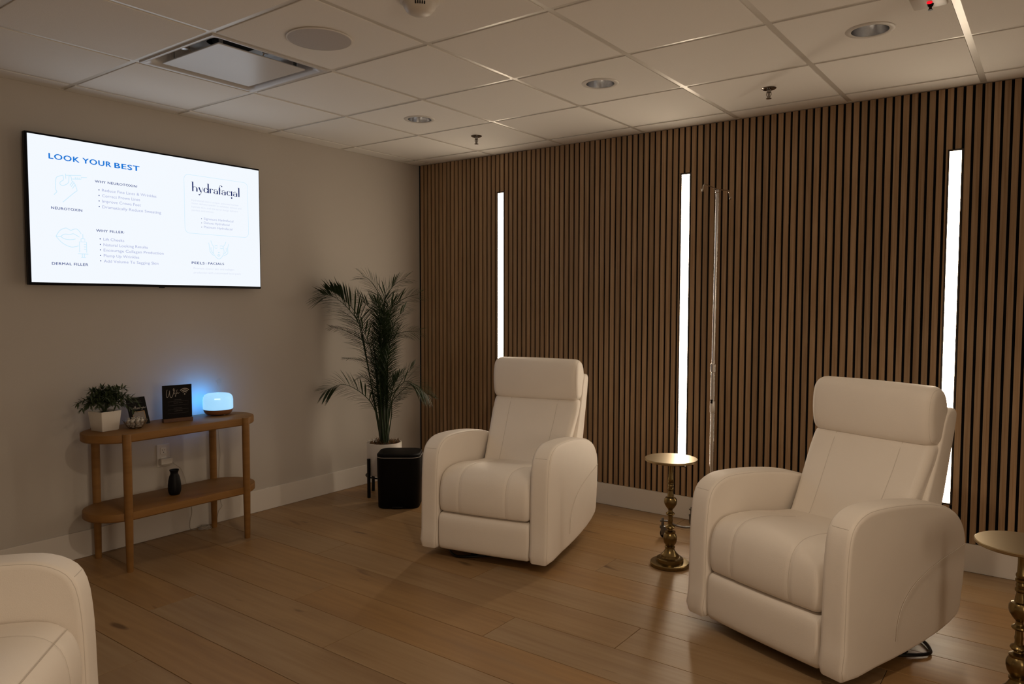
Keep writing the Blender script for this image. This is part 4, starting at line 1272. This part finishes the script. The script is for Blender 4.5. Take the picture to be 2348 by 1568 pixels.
FRONDS = [
    ([(-0.028, 0.0, 0.46), (-0.156, 0.0, 1.138), (-0.179, -0.015, 1.229), (-0.251, -0.03, 1.327), (-0.33, -0.045, 1.392), (-0.388, -0.141, 1.41)], 0.116),
    ([(-0.043, 0.02, 0.457), (-0.148, 0.02, 1.118), (-0.181, 0.03, 1.239), (-0.227, 0.04, 1.319), (-0.306, -0.025, 1.406), (-0.362, -0.147, 1.451)], 0.103),
    ([(-0.003, 0.0, 0.46), (0.004, 0.0, 1.031), (-0.001, 0.005, 1.334), (-0.044, 0.01, 1.44), (-0.096, 0.015, 1.512), (-0.147, 0.02, 1.541)], 0.084),
    ([(0.009, 0.0, 0.46), (0.007, 0.0, 1.031), (0.005, 0.013, 1.342), (0.04, 0.025, 1.436), (0.09, 0.038, 1.495), (0.15, 0.05, 1.525)], 0.078),
    ([(0.022, 0.0, 0.46), (0.032, 0.0, 1.031), (0.052, -0.01, 1.298), (0.109, -0.02, 1.356), (0.172, -0.03, 1.393), (0.249, -0.04, 1.414)], 0.078),
    ([(0.018, 0.02, 0.457), (0.015, 0.02, 0.845), (0.03, 0.007, 1.065), (0.08, -0.005, 1.131), (0.158, -0.018, 1.153), (0.254, -0.03, 1.158)], 0.065),
    ([(-0.009, 0.0, 0.46), (-0.023, 0.0, 1.031), (-0.039, 0.01, 1.261), (-0.098, 0.02, 1.32), (-0.155, 0.03, 1.371), (-0.186, 0.04, 1.407)], 0.071),
    ([(-0.021, 0.0, 0.46), (-0.064, 0.0, 1.014), (-0.117, -0.007, 1.072), (-0.181, -0.015, 1.116), (-0.273, -0.022, 1.164), (-0.355, -0.087, 1.188)], 0.036),
    ([(-0.021, 0.03, 0.455), (-0.03, 0.03, 0.782), (-0.053, 0.035, 0.907), (-0.125, 0.04, 0.936), (-0.208, 0.045, 0.956), (-0.291, 0.005, 0.966)], 0.019),
    ([(-0.034, 0.0, 0.414), (-0.045, 0.0, 0.538), (-0.093, -0.013, 0.659), (-0.184, -0.025, 0.745), (-0.286, -0.038, 0.785), (-0.381, -0.132, 0.752)], 0.078),
    ([(-0.029, 0.04, 0.453), (-0.051, 0.04, 0.718), (-0.092, 0.045, 0.782), (-0.128, 0.05, 0.811), (-0.158, 0.055, 0.828), (-0.195, 0.06, 0.828)], 0.045),
    ([(0.028, 0.0, 0.46), (0.028, 0.0, 0.538), (0.029, -0.01, 0.662), (0.095, -0.02, 0.756), (0.15, -0.03, 0.841), (0.215, -0.04, 0.91)], 0.065),
    ([(0.02, -0.03, 0.419), (0.04, -0.03, 0.543), (0.075, -0.052, 0.707), (0.156, -0.075, 0.807), (0.236, -0.098, 0.79), (0.325, -0.12, 0.721)], 0.071),
    ([(0.031, 0.02, 0.441), (0.05, 0.02, 0.566), (0.054, 0.015, 0.649), (0.094, 0.01, 0.704), (0.144, 0.005, 0.749), (0.184, 0.0, 0.779)], 0.052),
    ([(-0.007, -0.03, 0.45), (-0.007, -0.03, 0.849), (-0.011, -0.048, 1.064), (-0.01, -0.065, 1.216), (-0.018, -0.083, 1.337), (-0.033, -0.1, 1.367)], 0.071),
    ([(0.001, 0.03, 0.44), (0.007, 0.03, 0.844), (0.013, 0.042, 1.059), (0.024, 0.055, 1.197), (0.032, 0.068, 1.274), (0.052, 0.08, 1.321)], 0.078),
    ([(0.0, -0.02, 0.448), (-0.0, -0.02, 0.787), (-0.004, -0.045, 0.942), (-0.004, -0.07, 1.096), (0.007, -0.095, 1.202), (0.024, -0.12, 1.277)], 0.084),
    ([(0.009, 0.04, 0.438), (0.008, 0.04, 0.718), (-0.004, 0.06, 0.872), (-0.0, 0.08, 0.995), (0.016, 0.1, 1.087), (0.038, 0.12, 1.149)], 0.078),
    ([(-0.018, -0.02, 0.448), (-0.023, -0.02, 0.633), (-0.038, -0.03, 0.788), (-0.048, -0.04, 0.881), (-0.063, -0.05, 0.943), (-0.085, -0.06, 0.98)], 0.065),
    ([(0.016, -0.04, 0.452), (0.017, -0.04, 0.606), (0.019, -0.065, 0.731), (0.028, -0.09, 0.856), (0.045, -0.115, 0.948), (0.064, -0.14, 1.016)], 0.071),
    ([(-0.0, -0.05, 0.454), (-0.011, -0.05, 0.638), (-0.013, -0.068, 0.762), (-0.015, -0.085, 0.855), (-0.012, -0.102, 0.947), (-0.002, -0.12, 1.02)], 0.071),
    ([(0.016, 0.03, 0.44), (0.033, 0.03, 0.595), (0.043, 0.048, 0.702), (0.066, 0.065, 0.778), (0.088, 0.083, 0.823), (0.123, 0.1, 0.853)], 0.058),
    ([(-0.006, 0.02, 0.457), (-0.003, 0.02, 0.968), (-0.011, 0.04, 1.152), (-0.026, 0.06, 1.243), (-0.054, 0.08, 1.32), (-0.1, 0.1, 1.367)], 0.084),
    ([(0.013, -0.02, 0.464), (0.017, -0.02, 0.971), (0.021, -0.04, 1.155), (0.038, -0.06, 1.261), (0.065, -0.08, 1.337), (0.099, -0.1, 1.367)], 0.084),
    ([(-0.024, -0.02, 0.464), (-0.052, -0.02, 0.848), (-0.078, -0.035, 1.002), (-0.102, -0.05, 1.094), (-0.128, -0.065, 1.171), (-0.17, -0.08, 1.222)], 0.084),
    ([(0.025, -0.02, 0.464), (0.031, -0.02, 0.879), (0.047, -0.035, 1.064), (0.078, -0.05, 1.186), (0.111, -0.065, 1.253), (0.155, -0.08, 1.301)], 0.078),
]
rs = random.Random(21)
for path, LL in FRONDS:
    pts = spline([Vector((u, w, z)) for u, w, z in path], 12)
    # gather the feet of the stalks inside the pot
    p0 = pts[0]
    foot = Vector((p0.x * 0.55, p0.y * 0.8 + rs.uniform(-.02, .02), 0.345))
    pts = [foot + (p0 - foot) * (i / 5) for i in range(5)] + pts
    L_ = [0.0]
    for i in range(1, len(pts)): L_.append(L_[-1] + (pts[i] - pts[i - 1]).length)
    tot = L_[-1]
    blade0 = tot - min(0.62 * tot, 0.58)
    b = MB()
    b.tube(pts[::2] + ([pts[-1]] if len(pts) % 2 == 0 else []), [0.0042 * (1 - 0.75 * i / len(pts[::2])) for i in range(len(pts[::2]) + (1 if len(pts) % 2 == 0 else 0))], 6)
    def at(s):
        for i in range(1, len(pts)):
            if L_[i] >= s:
                f_ = (s - L_[i - 1]) / max(1e-6, L_[i] - L_[i - 1])
                return pts[i - 1].lerp(pts[i], f_), (pts[i] - pts[i - 1]).normalized()
        return pts[-1], (pts[-1] - pts[-2]).normalized()
    N = int(max(16, (tot - blade0) / 0.0132))
    for i in range(N):
        u = (i + 0.3) / N
        p, tv = at(blade0 + (tot - blade0) * u)
        side = tv.cross(Vector((0.15, 1, 0.1)))           # across the frond, mostly in the plane facing the room
        side = side.normalized()
        nrm = tv.cross(side)
        ll = LL * 1.15 * (0.62 + 0.75 * math.sin(math.pi * (0.12 + 0.80 * u))) * rs.uniform(0.9, 1.08)
        spread = 0.95 - 0.45 * u
        for s in (-1, 1):
            dv = tv * (0.62 + 0.5 * u) + side * s * spread + nrm * rs.uniform(-0.28, 0.22)
            leaf_blade(b, p, dv, ll * 1.30, 0.0056, 0.16 + rs.uniform(-.05, .1), 3)
    leaf_blade(b, pts[-1], pts[-1] - pts[-3], LL * 0.6, 0.004, 0.1, 3)
    # leaf tips that reach the wall bend along it
    for i, v in enumerate(b.v):
        wx = 0.335 + 0.804 * v[0] - 0.594 * v[1]
        if wx < 0.014: b.v[i] = (v[0] + 0.804 * (0.014 - wx), v[1] - 0.594 * (0.014 - wx), v[2])
    b.build('frond', M['leaf'], t)
for q in range(7):
    a = q * 0.9 + 0.4
    x, y = 0.030 * math.cos(a), 0.035 * math.sin(a)
    MB().tube([(x, y, 0.34), (x * 0.9, y, 0.6), (x * 0.7, y, 0.95 + 0.05 * (q % 3))], [0.0062, 0.005, 0.003], 8).build('stalk', M['stem'], t, True)
